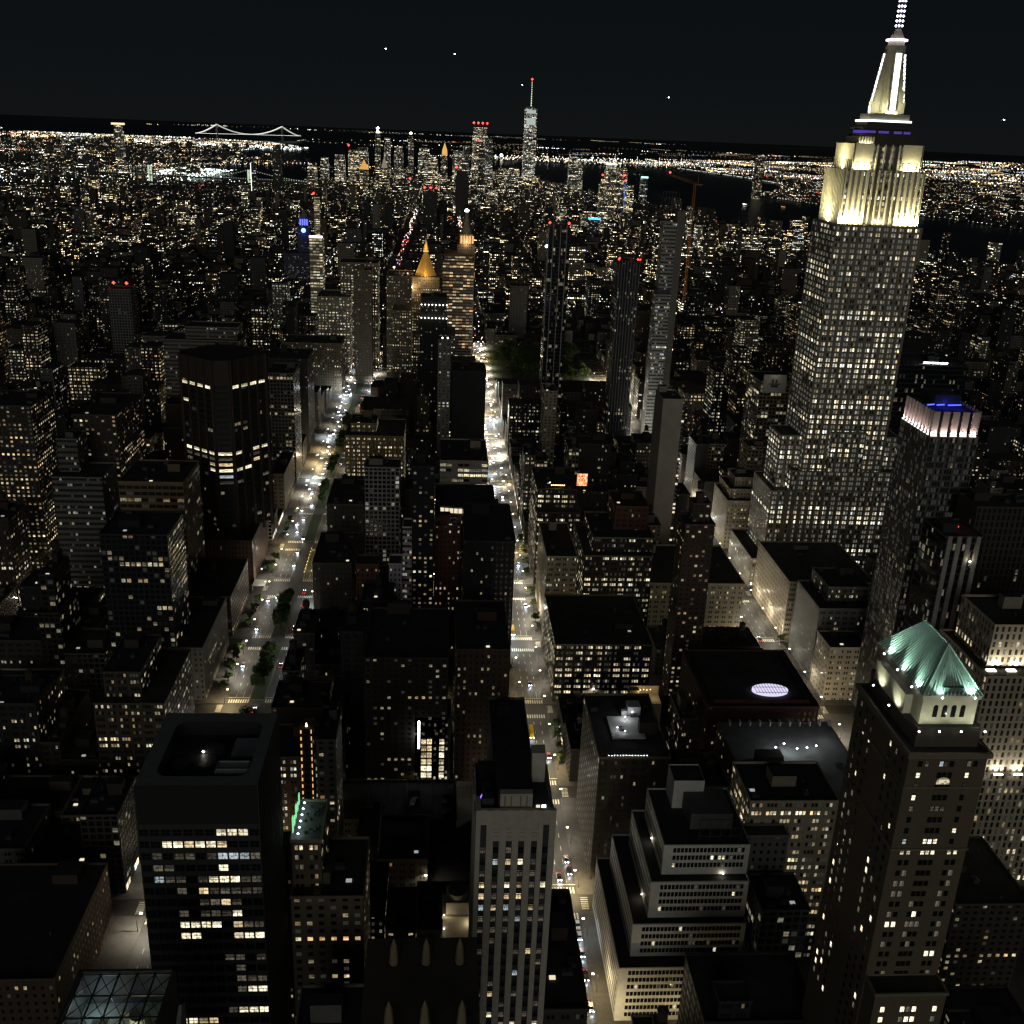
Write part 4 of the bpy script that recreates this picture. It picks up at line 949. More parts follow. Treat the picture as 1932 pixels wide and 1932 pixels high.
T('dark tower outlined by a string of white lights, behind the finned tower', [(361, 420, 830, 880, 0, 152)], 'glass', 'black', .06, .7, zv=60)
T('brown slab tower cut by the right frame edge', [(263, 300, 500, 520, 0, 150)], 'pier', 'brown', .03, .3, zv=20)
T('low dark apartment block with rooftop string lights, lower right', [(196, 226, 340, 380, 0, 45)], 'resid', 'brown', .3, .2, name='apartment_building', cat='apartment building', zv=5)
T('low glass-gridded building with small terraces, right of the white tiers', [(116, 134, 330, 350, 0, 52)], 'grid', (.06, .07, .07), .12, .6, zv=10)
T('small pale annex wedged between the tiers and the long loft', [(114, 131, 352, 359, 0, 68)], 'punch', 'grey', .05, .4, zv=50)

T('dark low building with a square roof hut, in front of the white tiers', [(80, 116, 272, 300, 0, 61), (84, 94, 273, 281, 61, 68)], 'trip', 'black', .10, .4, zv=40, clutter=0)
def extra(root_xy, name, label, cat, fn): # small stand-alone lit features
    o = thing(name, label, cat, root_xy); fn(o); return o
def glow(mb_fn, name, mat, root): b = MB(); mb_fn(b); return b.obj(name, mat, root)
def childof(label_start):
    for o in reversed(S.objects[:]):
        if str(o.get('label', '')).startswith(label_start): return o
def rel(o, x, y): return x-o.location.x, y-o.location.y
# features that belong to the towers above
o = childof('dark tower with pale full-height ribs'); b = MB((.40, .38, .34))
for x in (230.5, 235, 239.6, 244.2): a, c = rel(o, x, 463); b.box(a, a+2.1, c-.9, c+.02, 0, 148.5)
b.obj('rib', M['stone'], o); a, c = rel(o, 242.6, 461.3); lightpt(o, (a, c, 137), 420, (1, .85, .6), r=.3); q = MB(); q.octa(a, c, 136.5, .7); q.obj('rib_lamp', M['e_white'], o)
a, c = rel(o, 238, 470); beacon(o, a, c, 148, .8)
o = childof('dark tower outlined'); q = MB(); a, c = rel(o, 361, 829.6)
for i in range(26): q.octa(a-.3, c, 40+i*4.2, .55)
for i in range(3): q.box(a+22+i*7, a+28+i*7, c+2, c+2.6, 153, 154)
q.obj('light_string', M['e_led'], o)
o = childof('stone tower with floodlit top'); 
for i in range(7):
    a, c = rel(o, 237+i*9, 413.6); l = lightpt(o, (a, c, 107.6), 1300, (1, .92, .72), ty='AREA', size=4, size_y=.4, name='floodlight'); aim(l, (0, .3, 1))
    a, c = rel(o, 234+i*9, 404.4); l = lightpt(o, (a, c, 60), 900, (1, .92, .76), ty='AREA', size=4, size_y=.4, name='floodlight'); aim(l, (0, .3, 1))
    q = MB(); q.box(a-2, a+2, c-.6, c+.2, 58.8, 59.2); q.box(a-2, a+2, c+7, c+8.8, 106.2, 106.6); q.obj('floodlight_lens', M['e_white'], o)
o = childof('black glass tower with red'); b = MB((.2, .2, .21))
for i in range(8): a, c = rel(o, 166.6+i*2.9, 1050); b.box(a-.25, a+.25, c-.6, c+.02, 30, 201)
b.obj('rib', M['stone'], o)
for x, y in ((166, 1050), (168, 1058), (185, 1052), (187, 1051)): a, c = rel(o, x, y); beacon(o, a, c, 199, 1.1)
o = childof('glassy dark tower topped'); b = MB((.3, .3, .32))
for x in (104, 109, 116.5, 123): a, c = rel(o, x, 1130); b.box(a-.4, a+.4, c-.7, c+.02, 20, 226)
b.obj('rib', M['stone'], o)
for x in (105, 125): a, c = rel(o, x, 1132); beacon(o, a, c, 223, 1.5)
q = MB(); a, c = rel(o, 103.4, 1140); q.octa(a, c, 203, 1.8); q.obj('maintenance_lamp', M['e_cool'], o)
o = childof('lone slim grid tower')
for x in (-394, -379): a, c = rel(o, x, 1300); beacon(o, a, c, 121, 2.0)
o = childof('dark brick tower with two crown'); q = MB()
for k, z in enumerate((126, 140)):
    for i in range(8): a, c = rel(o, -26.5+i*3.8, 1129.6); q.octa(a, c, z, .75)
q.obj('crown_lamp', M['e_white'], o)
for i in range(8): a, c = rel(o, -26.5+i*3.8, 1128.6); lightpt(o, (a, c, 126), 90, (1, .85, .6))
o = childof('narrow tower with a criss'); b = MB((.30, .30, .29))
for i in range(12):
    z = 5+i*10
    for s_ in (0, 1):
        for h in (0, 1): a, c = rel(o, -8+6*h, 999.7); b.bar((a+(6 if s_ else 0), c, z), (a+(0 if s_ else 6), c, z+10), .3)
b.obj('lattice', M['stone'], o); a, c = rel(o, -2, 1002); q = MB(); q.octa(a-2, c, 130, .9); q.octa(a+3, c, 130, .9); q.obj('roof_lamp', M['e_white'], o)
o = childof('black tower whose edges'); q = MB()
for i in range(17):
    z = 80-i*3.3; a, c = rel(o, -60.3, 403.7); q.box(a, a+.5, c-.15, c, z, z+1.5); a, c = rel(o, -56, 403.7); q.box(a, a+.35, c-.15, c, z, z+1.8)
q.obj('light_string', M['e_amber'], o); q = MB(); a, c = rel(o, -58, 406); q.frustum(a, c, .5, .15, 82, 83.6, 8); q.obj('finial_lamp', M['e_warm'], o)
o = childof('maroon mansard'); q = MB(); pts = []
for i in range(28): t = 2*math.pi*i/28; a, c = rel(o, 171+9.6*math.cos(t), 500.5+5.6*math.sin(t)); pts.append((a, c))
q.prism(pts, 44.3, 45.6); ov = q.obj('oval_skylight', M['e_violet'], o); q = MB((.2, .18, .3))
for i in range(1, 12): a, c = rel(o, 161.4+i*1.6, 500.5); hh = 5.6*math.sqrt(max(0, 1-((i*1.6-9.6)/9.6)**2)); q.bar((a, c-hh, 45.7), (a, c+hh, 45.7), .18)
for j in (-2, 1): a, c = rel(o, 171, 500.5+j*1.8); q.bar((a-8.6, c, 45.7), (a+8.6, c, 45.7), .2)
q.obj('skylight_bar', M['metal'], ov)
q = MB((.085, .026, .022)); a, c = rel(o, 134, 484); q.poly([(a, c-.3, 34), (a+58, c-.3, 34), (a+54, c+5, 46), (a+4, c+5, 46)]); q.poly([(a+58, c, 34), (a+58, c+61, 34), (a+54, c+57, 46), (a+54, c+5, 46)]); q.poly([(a, c+61, 34), (a, c, 34), (a+4, c+5, 46), (a+4, c+57, 46)]); q.obj('mansard_slope', M['stone'], o)
o = childof('low club building'); a, c = rel(o, 165, 440); q = MB(); 
for i in range(5): q.octa(a-10+i*5, c+rnd.uniform(-3, 3), 49.5, .5)
q.obj('deck_lamp', M['e_led'], o); lightpt(o, (a-4, c, 52), 1600, (.9, 1, .95), r=.5); lightpt(o, (a+8, c+4, 52), 700, (.9, 1, .95), r=.5); lightpt(o, (a+18, c+10, 52), 400, (.9, 1, .95), r=.5)
b = MB((.5, .5, .5))
for i in range(11): x = a-26+i*5; b.box(x, x+.6, c+22, c+24.5, 47, 49.5, sides='nsewt')
b.obj('parapet_buttress', M['stone'], o)
o = childof('terraced office building with'); q = MB(); a, c = rel(o, 74, 736)
for i in range(8): q.octa(a+1+i*1.5, c, 76.5+(2 if i < 1 else 0), .55)
q.obj('sign_lamp', M['e_warm'], o); lightpt(o, (a+6, c-1, 77), 500, (1, .6, .4), r=.5)
q = MB((.9, .25, .05)); q.box(a+23, a+31, c+18, c+18.6, 70, 80); sb = q.obj('billboard', M['metal'], o)
mt, g = newmat('billboard_picture'); nz = g.noise(.5, 2, dist=2); g.out(Base_Color=(0, 0, 0, 1), Emission_Color=g.ramp(nz, [(.35, (.5, .03, .02)), (.5, (1, .35, .12)), (.65, (1, .8, .45))]), Emission_Strength=1.4)
q = MB(); q.box(a+23.2, a+30.8, c+17.8, c+17.95, 70.3, 79.7); q.obj('billboard_face', mt, sb)
o = childof('pale unfinished'); b = MB((.05, .05, .05)); a, c = rel(o, 224, 1132)
for i in range(5):
    for yy in (0, 17): b.bar((a+i*3.4, c+yy, 232), (a+i*3.4, c+yy, 262), .35)
for z in (240, 248, 256, 262):
    for yy in (0, 17): b.bar((a, c+yy, z), (a+13.8, c+yy, z), .3)
b.box(a, a+13, c+1, c+16, 156, 164, sides='nsewt'); b.obj('steel_frame', M['metal'], o)
b = MB((.2, .19, .17)); b.box(a+13.5, a+22, c+2, c+14, 0, 244); b.obj('hoist_shaft', M['stone'], o)
q = MB()
for i in range(34): q.box(a+22.1, a+22.6, c+rnd.uniform(2, 10), c+12, 12+i*6.6, 13.2+i*6.6)
for i in range(3): q.octa(a+4+i*3, c-.5, 240, .7)
q.obj('work_light', M['e_warm'], o)
# tower crane
o = thing('tower_crane', 'lattice tower crane with a red lamp on its jib above the unfinished pencil tower', 'crane', (257, 1150, 0)); b = MB((.38, .17, .05))
for sx in (-1, 1):
    for sy in (-1, 1): b.bar((sx, sy, 150), (sx, sy, 272), .4)
for i in range(30):
    z = 150+i*4; b.bar((-1, -1, z), (1, -1, z+4), .22); b.bar((1, 1, z), (-1, 1, z+4), .22); b.bar((-1, 1, z), (-1, -1, z+4), .22)
mast = b.obj('mast', M['stone'], o); b = MB((.38, .17, .05)); P0, P1 = Vector((0, 0, 270)), Vector((-28, -3, 278))
for k in (-.9, .9): b.bar(P0+Vector((0, k, 0)), P1+Vector((0, k, 0)), .35)
b.bar(P0+Vector((0, 0, 3)), P1+Vector((0, 0, .6)), .35)
for i in range(9): t = i/9; p = P0.lerp(P1, t); b.bar(p+Vector((0, -.9, 0)), P0.lerp(P1, t+1/9)+Vector((0, 0, 2)), .2)
b.bar((0, 0, 270), (8, 1, 270), 1.4); b.bar((3, 0, 270), (3, 0, 280), .4); b.bar((3, 0, 280), P1, .15); b.obj('jib', M['stone'], o); beacon(o, -28, -3, 277, 1.3)
lightpt(o, (3, -8, 200), 400, (1, .6, .25), r=1)
# sign with ship emblem
o = childof('pale building with a ship'); a, c = rel(o, 272, 888.5); q = MB((.55, .54, .52)); q.box(a, a+20, c, c+1, 112, 128); sg = q.obj('sign_board', M['stone'], o)
q = MB((.05, .05, .05)); q.box(a+7, a+13, c-.15, c-.03, 117, 119); q.box(a+5, a+15, c-.15, c-.03, 119.4, 120.4); q.box(a+7.4, a+9, c-.15, c-.03, 120.8, 124); q.box(a+10.6, a+12.2, c-.15, c-.03, 120.8, 124); q.obj('ship_emblem', M['metal'], sg)
lightpt(o, (a+10, c-6, 128), 220)
o = childof('brown brick hotel'); a, c = rel(o, 82, 436); b = MB((.6, .6, .6)); b.box(a-8, a+7, c-12, c+6, 64.2, 64.9, sides='nsewt'); b.box(a+2, a+8, c+8, c+14, 64, 68.5); b.box(a-1, a+1.5, c+7, c+9, 64, 67); b.obj('terrace_deck', M['stone'], o)
q = MB((.06, .10, .03)); [q.octa(a+rnd.uniform(2, 12), c+rnd.uniform(9, 16), 66+rnd.uniform(-.5, 1), rnd.uniform(.5, 1.2)) for _ in range(14)]; q.obj('planter', M['leafv0'], o)
q = MB(); [q.octa(a+x_, c+y_, 66.5, .3) for x_, y_ in ((-5, -6), (0, 3), (-2, -9), (4, 7))]; q.obj('terrace_lamp', M['e_led'], o); lightpt(o, (a, c+3, 68), 420, (.95, 1, 1)); lightpt(o, (a-4, c-6, 68), 160, (.95, 1, 1)); q = MB(); [q.octa(a-12+i*1.3, c-26.4, 65.3, .16) for i in range(14)]; q.obj('light_string', M['e_led'], o)
o = childof('tall blank concrete slab'); b = MB((.22, .2, .17))
for i in range(38): a, c = rel(o, 175, 771); b.box(a, a+2.2, c, c+9, 6+i*3.3, 7.0+i*3.3, sides='nswtb')
b.obj('balcony', M['stone'], o)
q = MB()
for i in range(38):
    if rnd.random() < .3: a, c = rel(o, 175.1, 770.5); q.box(a, a+1.9, c, c+.1, 7.3+i*3.3, 8.8+i*3.3, sides='n')
q.obj('balcony_window', M['e_window'], o)
# curved lit penthouse
o = childof('brick office with a curved'); pts = [];
for i in range(13): x = -4+34*i/12; a, c = rel(o, x, 648-2.2*math.sin(math.pi*i/12)); pts.append((a, c))
q = MB(); w_ = MB((.35, .30, .22)); 
for i in range(12):
    (a, c), (a2, c2) = pts[i], pts[i+1]; w_.poly([(a, c, 86), (a2, c2, 86), (a2, c2, 91.5), (a, c, 91.5)]); q.poly([(a+.25, c-.06, 87.2), (a2-.25, c2-.06, 87.2), (a2-.25, c2-.06, 90.3), (a+.25, c-.06, 90.3)])
q.obj('penthouse_window', M['e_window'], o); a, c = rel(o, -4, 650); w_.poly([(p[0], p[1], 91.5) for p in pts]+[(a+34, c+26, 91.5), (a, c+26, 91.5)], c=(.03, .03, .032)); w_.poly([(a+2, c+4, 91.6), (a+32, c+4, 91.6), (a+30, c+22, 97), (a+4, c+22, 97)], c=(.03, .03, .033)); w_.obj('penthouse', M['stone'], o)
# lit roof decks and atrium
for (x, y, z, w_, d, col, pw, lab) in ((-12, 506, 63, 18, 8, (1, .62, .30), 420, 'amber lit roof terrace in the dark blocks between the avenues'), (104, 498, 41, 16, 10, (1, .82, .45), 500, 'yellow lit roof garden with a string of lamps near the central avenue')):
    o = thing('roof_terrace', lab, 'roof terrace', (x, y, 0)); b = MB((.35, .28, .19)); b.box(-w_/2, w_/2, -d/2, d/2, 0, z); b.box(-w_/2, w_/2, d/2-.4, d/2, z, z+5); b.box(-w_/2, -w_/2+5, d/2-4, d/2-.4, z, z+4.2); b.obj('wall', M['stone'], o)
    q = MB()
    for i in range(6): q.octa(-w_/3+i*w_/9, d/2-.7, z+2.6+.3*(i % 2), .28)
    q.obj('lamp_string', M['e_warm'], o); lightpt(o, (-2, 0, z+4), pw, col, r=.4); lightpt(o, (w_/3, 0, z+4), pw*.7, col, r=.4)
    keep(x-w_/2, x+w_/2, y-d/2, y+d/2, z-6)
o = thing('glass_atrium', 'narrow building with a vertical white light strip and glowing glass bays', 'building', (-6, 490, 0)); b = MB((.06, .06, .06), .2, .5); b.box(-9, 9, -6, 12, 0, 38, 3, sides='nsewt'); b.obj('wall', M['punch'], o)
q = MB(); q.box(-7.5, -6.6, -6.3, -6.05, 20, 36); q.obj('light_strip', M['e_led'], o)
for z in range(4, 26, 4):
    for x in (-4.6, -1.7, 4.6): link('window', pane_mesh(2.6, 3.2, 'b' if x > 4 or z < 12 else 'w'), o, (x, -6.1, z))
lightpt(o, (-7, -8.5, 28), 500, (.8, .9, 1), r=1)
keep(-15, 3, 484, 502, 4)
o = thing('domed_hall', 'small cream hall with a dark dome and bright lamps, left of the pier tower', 'building', (4, 328, 0)); b = MB((.42, .37, .27)); b.box(-5, 5, -5, 6, 0, 57); b.box(-4, 4, -4, 5, 57, 62); b.frustum(0, 0, 3.6, 3.6, 62, 64.5, 16); crown_ring(b, -5, 5, -5, 6, 57, .5, .6, .3); b.obj('wall', M['stone'], o); b = MB((.05, .05, .045)); b.frustum(0, 0, 3.5, 2.6, 64.5, 66.4, 16, cap=False); b.frustum(0, 0, 2.6, .1, 66.4, 67.6, 16, cap=False); b.obj('dome', M['stone'], o)
q = MB(); [q.octa(x, -5.4, z, .3) for x, z in ((-4.6, 58), (4.6, 58), (-4.6, 52), (4.6, 52))]; q.obj('lamp', M['e_white'], o); lightpt(o, (-4, -7, 58), 260); lightpt(o, (4, -7, 54), 260); lightpt(o, (-7, -6, 50), 200)
keep(-2, 10, 322, 336, 45)
# bottom-left open-topped machine crown and bottom-centre finial tower
o = thing('office_tower', 'tower top with an open steel-trussed roof pit glowing pale yellow and teal', 'office tower', (-73, 200, 0)); b = MB((.07, .07, .075)); b.box(-11, 10.5, -20, 20, 0, 126, sides='nsew'); b.box(-11, -10.2, -20, 20, 126, 135.5); b.box(9.7, 10.5, -20, 20, 126, 135.5); b.box(-11, 10.5, 19.4, 20, 126, 135.5); b.obj('wall', M['stone'], o)
b = MB((.25, .28, .28)); b.box(-10.2, 9.7, -20, 19.4, 125, 126.2, sides='t'); b.box(-6, -2.5, 8, 12, 126, 129.5); b.frustum(4, 12, 2.4, 2.2, 126, 130.6, 16); b.box(-1, 2, 14.5, 17, 126, 128.4); b.obj('machine_floor', M['stone'], o)
b = MB((.04, .04, .045))
for i in range(6): x = -10+i*4; b.bar((x, -18, 134.8), (x, 19.4, 134.8), .35)
for j in range(7): y = -17+j*6; b.bar((-10.2, y, 134.8), (9.8, y, 134.8), .3); 
for i in range(5):
    for j in range(6): b.bar((-10+i*4, -17+j*6, 134.7), (-6+i*4, -11+j*6, 134.7), .16); b.bar((-6+i*4, -17+j*6, 134.7), (-10+i*4, -11+j*6, 134.7), .16)
b.obj('roof_truss', M['metal'], o); lightpt(o, (3, 7, 129.5), 700, (1, .9, .45), r=.4); lightpt(o, (-6, 15, 130), 420, (.7, .95, 1), r=.5); lightpt(o, (6, 16, 131.5), 60, (.8, 1, .8), r=.4)
b = MB((.22, .22, .22)); b.poly([(12, -8, 118), (15.5, -8, 118), (14.6, 8, 137), (14.0, 8, 137)]); b.poly([(15.5, -8, 118), (17, 2, 118), (15, 9, 137), (14.6, 8, 137)]); b.obj('sloped_panel', M['stone'], o)
keep(-84, -60, 180, 220, 110)
o = thing('office_tower', 'dark setback tower with a row of tall pale buttress finials', 'office tower', (-6, 212, 0)); b = MB((.10, .085, .06), .05, .4); b.box(-14, 12, -12, 18, 0, 134, 3, sides='nsewt'); b.obj('wall', M['pier'], o)
b = MB((.30, .24, .15))
for x in (-7.5, 0, 7.8):
    for y, z1 in ((-13, 146), (10, 141)):
        b.box(x-1.2, x+1.2, y-.8, y+1.2, 112, z1-7, sides='nsewt'); b.frustum(x, y+.2, 1.15, .75, z1-7, z1-2, 8, cap=False); b.frustum(x, y+.2, .75, .1, z1-2, z1, 8, cap=False)
        b.box(x-2.0, x+2.0, y-.9, y+1.4, 112, 130, sides='nsewt', c=(.14, .11, .075))
b.obj('finial', M['stone'], o); keep(-20, 7, 198, 232, 100)
for x in (-13, -5.8, 1.8): l = lightpt(o, (x+6, -17, 128), 60, (1, .75, .4))

# ------------------------------------------------------------------ landmarks far down the island
def spire(label, name, cat, x, y, tiers, mat, wc, lit, tone, cap=None, capm=None, light=None, bc=0, px=None):
    root = thing(name, label, cat, (x, y, 0), group=None)
    capc = (.75, .5, .14) if capm is M['gold'] else (.26, .24, .2)
    w = MB(STONE.get(wc, wc), lit, tone); r = MB()
    for hx, hy, z0, z1 in tiers: w.box(-hx, hx, -hy, hy, z0, z1, M[mat]['px'], sides='nsew'); r.box(-hx, hx, -hy, hy, z0, z1-.3, sides='t')
    w.obj('wall', M[mat], root); r.obj('roof', M['roof'], root)
    if cap:
        c = MB(capc)
        for rr, r1, z0, z1 in cap: c.frustum(0, 0, rr, r1, z0, z1, 8 if rr < 12 else 4)
        c.obj('spire', capm, root)
    if light:
        for lx, ly, lz, pw, col in light: lightpt(root, (lx, ly, lz), pw, col, r=1)
    z = tiers[-1][3]
    for i in range(bc): beacon(root, (-tiers[-1][0]+(2*tiers[-1][0])*(i/max(1, bc-1))), -tiers[-1][1], z, .0011*math.hypot(x, y))
    keep(x-tiers[0][0], x+tiers[0][0], y-tiers[0][1], y+tiers[0][1], tiers[-1][3]*.3)
    return root
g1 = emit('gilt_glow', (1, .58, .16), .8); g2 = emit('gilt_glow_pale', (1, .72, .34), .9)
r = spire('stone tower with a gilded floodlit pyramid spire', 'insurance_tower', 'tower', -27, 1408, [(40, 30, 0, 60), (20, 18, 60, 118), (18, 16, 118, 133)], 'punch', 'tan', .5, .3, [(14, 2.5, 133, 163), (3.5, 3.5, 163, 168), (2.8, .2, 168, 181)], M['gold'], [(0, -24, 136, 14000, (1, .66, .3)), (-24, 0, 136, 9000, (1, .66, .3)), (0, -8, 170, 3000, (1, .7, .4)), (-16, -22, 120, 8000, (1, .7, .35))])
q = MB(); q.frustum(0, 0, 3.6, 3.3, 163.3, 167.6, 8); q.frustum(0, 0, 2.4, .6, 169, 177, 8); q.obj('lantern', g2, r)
r = spire('slim campanile clock tower with an amber arcade and white beacon', 'clock_tower', 'tower', 27, 1509, [(12, 13, 0, 165), (9, 9, 165, 178)], 'punch', 'lime', .08, .3, [(9, 3, 178, 196), (3, 2.4, 196, 207), (1.6, .2, 207, 213)], M['stone'], [(0, -15, 168, 6000, (1, .6, .3))])
q = MB(); [q.box(-8+i*4, -5.8+i*4, -9.3, -9.05, 166, 176) for i in range(5)]; q.obj('arcade_light', M['e_amber'], r); q = MB(); q.octa(0, 0, 209, 3.2); q.obj('beacon_lamp', M['e_led'], r)
r = spire('blue-lit clock tower with a round illuminated dial', 'clock_tower', 'tower', -292, 2259, [(40, 30, 0, 60), (13, 13, 60, 112), (9, 9, 112, 128)], 'punch', (.07, .07, .12), .12, .9, [(9, 2, 128, 142), (2, .2, 142, 146)], M['stone'], [(0, -20, 100, 2500, (.1, .12, 1))])
q = MB(); q.poly([(4.6*math.cos(t), -13.3, 104+4.6*math.sin(t)) for t in np.linspace(0, 6.28, 17)[:-1]]); q.obj('clock_face', emit('dial', (.25, .45, 1), 3.2), r); q = MB(); [q.box(-8+i*4.5, -5+i*4.5, -9.3, -9.05, 114, 126) for i in range(4)]; q.obj('loggia_light', M['e_blue'], r)
r = spire('slim glass residential tower with a floodlit edge south of the square', 'apartment_tower', 'apartment tower', -191, 1614, [(9.5, 12, 0, 157)], 'office', (.3, .25, .15), .9, .5)
q = MB(); q.box(-9.5, 9.5, -12.4, -12.05, 156, 159); q.obj('crown_light', emit('crown_pink', (1, .85, .9), 4), r)
r = spire('thin lit shaft with a pink lamp beyond the blue clock tower', 'tower', 'tower', -300, 2560, [(6, 6, 0, 150)], 'office', (.4, .33, .2), 1.0, .3, bc=1)
# tallest downtown tower
def chamfer_tower():
    x, y = 405, 5332; root = thing('skyscraper', 'tallest downtown glass tower with a lit mast ending in a red lamp', 'skyscraper', (x, y, 0))
    w = MB((.1, .1, .11), .55, .75); B = 30; z0, z1 = 57, 415; px = M['vfar']['px']
    w.box(-B, B, -B, B, 0, z0, px, sides='nsew'); t = 30*.72
    Bt = [(-B, -B), (B, -B), (B, B), (-B, B)]; Tp = [(0, -t*1.41), (t*1.41, 0), (0, t*1.41), (-t*1.41, 0)]
    for i in range(4):
        a, b_ = Bt[i], Bt[(i+1) % 4]; p = Tp[i]; q_ = Tp[(i+1) % 4]
        w.poly([(*a, z0), (*b_, z0), (*p, z1)], [(0, 0), (54, 0), (27, 358)]); w.poly([(*b_, z0), (*q_, z1), (*p, z1)], [(27, 0), (54, 358), (0, 358)])
    w.obj('glass_wall', M['twr'], root)
    q = MB(); q.box(-22, 22, -31.5, -31, 388, 404); q.box(-22, 22, -31.5, -31, 338, 368); q.obj('sky_lobby_band', emit('lobby_band', (.75, .86, .80), .55), root)
    r_ = MB(); r_.poly([(*p, z1) for p in Tp]); r_.obj('roof', M['roof'], root)
    m_ = MB((.3, .3, .3)); m_.frustum(0, 0, 18, 18, 419, 421, 16); m_.frustum(0, 0, 4, .8, 421, 541, 8); ms = m_.obj('mast', M['stone'], root)
    q = MB()
    for i in range(14): q.octa(0, -4+.2*i, 424+i*8, 3.0-.07*i)
    q.obj('mast_lamp', emit('mast_green', (.75, 1, .55), 1.6), ms); q = MB(); q.octa(0, 0, 541, 5.5); q.obj('warning_light', M['e_red'], root)
    keep(x-30, x+30, y-30, y+30, 100)
chamfer_tower()
DT = [('slab tower crowned by four red lights left of the tallest downtown tower', 168, 5441, 38, 24, 318, .95, .45, 4), ('tall glass tower with black crown beside the red-crowned slab', 210, 5430, 22, 22, 270, .5, .8, 0), ('narrow black pencil tower with stacked top in front of downtown', 149, 4561, 14, 14, 250, .25, .4, 1),
 ('pale green-topped glass tower right of the tallest tower', 608, 5192, 24, 20, 205, .9, .6, 0), ('broad office tower with lit parapet on the harbour side', 640, 5330, 30, 26, 185, .95, .5, 0), ('harbour office tower with a white lit cap', 760, 5000, 25, 24, 178, .95, .55, 0), ('square tower beside the white-capped tower', 820, 5050, 24, 24, 168, .9, .45, 0),
 ('stepped residential tower at the western waterfront', 900, 4900, 16, 16, 130, .5, .8, 0), ('tall dark cable building without windows', 60, 4000, 24, 26, 165, 0.0, .3, 1), ('wide convex office with dense yellow floors by the river', 612, 3990, 45, 25, 158, 1.0, .3, 2), ('companion river office with blue corner strip', 680, 4020, 18, 20, 140, .9, .45, 1),
 ('gold-lit civic tower with a stepped lantern', -273, 4923, 22, 16, 130, .7, .25, 0), ('gothic tower glowing gold', -5, 5150, 14, 16, 190, .8, .2, 0), ('rippled metal apartment tower with bright window dots', -274, 5202, 15, 18, 255, .75, .6, 0), ('financial tower with a white lamp on its tip', -350, 5720, 14, 14, 270, .45, .4, 0), ('banking tower with a needle and white lamp', -181, 5749, 14, 14, 262, .5, .4, 0),
 ('slab at the tip of the island with lit top', -420, 5600, 30, 18, 200, .9, .5, 0), ('brown slab with red roof line', -455, 5500, 28, 16, 190, .8, .3, 1), ('plain lit slab near the seaport', -520, 5450, 26, 16, 165, .9, .5, 0), ('twin-cornered office at the east river edge', -600, 5500, 20, 16, 150, .9, .6, 0), ('low stepped office at the river edge', -650, 5400, 22, 18, 120, .8, .4, 0),
 ('glass slab behind the gold-lit civic tower', -230, 5400, 22, 18, 215, .85, .6, 0), ('office slab with bright roof band in the financial district', -110, 5650, 30, 18, 208, .9, .7, 0), ('broad grid tower left of the gothic tower', -60, 5300, 24, 18, 175, .9, .4, 0), ('curved-top office right of the gothic tower', 60, 5560, 24, 20, 205, .95, .6, 0), ('glass tower behind the pencil tower', 105, 5600, 20, 20, 230, .4, .7, 0),
 ('dark slab in front of the civic tower', -150, 4700, 20, 14, 120, .3, .5, 0), ('slim white-edged tower near the bridge foot', -760, 4400, 10, 12, 150, .2, .9, 0), ('tall dark apartment tower alone by the east river', -700, 4620, 17, 17, 215, .12, .6, 0), ('very tall lone tower with a glowing cap, across the river', -1790, 6180, 22, 22, 250, .6, .5, 0), ('squat courthouse block north of downtown', 20, 4500, 30, 25, 90, .6, .4, 0),
 ('mid-height tower with a red lamp west of the courthouse', -120, 4200, 18, 18, 110, .3, .4, 1), ('dim glassy slab with two red lamps before downtown', -45, 3300, 20, 16, 130, .04, .7, 3), ('bright grid block near the pencil tower foot', 190, 4400, 22, 16, 85, .9, .4, 0), ('wide low lit office toward the river', 500, 3600, 45, 20, 70, .9, .4, 0), ('low office with a blue roof strip', 470, 3400, 18, 14, 62, .4, .8, 0),
 ('lone lit hotel tower in the western blocks', 400, 3700, 16, 12, 85, .8, .4, 0), ('tall jersey tower with black cap across the river', 1770, 6082, 22, 22, 235, .35, .5, 0), ('pair tower with vertical white strips in the western blocks', 1000, 3000, 14, 14, 85, .9, .9, 0), ('second tower of vertical white strips, slightly lower', 1045, 2960, 14, 14, 72, .9, .95, 0), ('stacked office bright with rows at the left river', 880, 3050, 30, 18, 60, 1.0, .4, 0),
 ('dark jersey tower with red lamps left of the spire tower', 2010, 5200, 22, 22, 190, .2, .4, 2)]
for lab, x, y, hx, hy, h, lt, tn, bc in DT:
    r = spire(lab, 'downtown_tower', 'tower', x, y, [(hx, hy, 0, h*.88), (hx*.86, hy*.86, h*.88, h)], 'twr', (.05, .048, .045), lt*.55, tn, bc=bc)
    r['group'] = 'towers clustered downtown and along the rivers'
def deco(start, fn): o = childof(start); b = MB(); m_ = fn(b); b.obj(m_[0], m_[1], o)
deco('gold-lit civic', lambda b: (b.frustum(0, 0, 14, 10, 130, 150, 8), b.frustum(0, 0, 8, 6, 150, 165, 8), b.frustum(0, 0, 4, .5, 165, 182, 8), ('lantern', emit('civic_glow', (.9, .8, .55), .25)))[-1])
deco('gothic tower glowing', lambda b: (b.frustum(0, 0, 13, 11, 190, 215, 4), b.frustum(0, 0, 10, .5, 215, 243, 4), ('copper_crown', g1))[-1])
deco('financial tower with a white', lambda b: (b.frustum(0, 0, 9, .6, 270, 288, 6), b.octa(0, 0, 292, 8), ('tip_lamp', M['e_led']))[-1])
deco('banking tower with a needle', lambda b: (b.octa(0, 0, 274, 7), ('tip_lamp', M['e_led']))[-1])
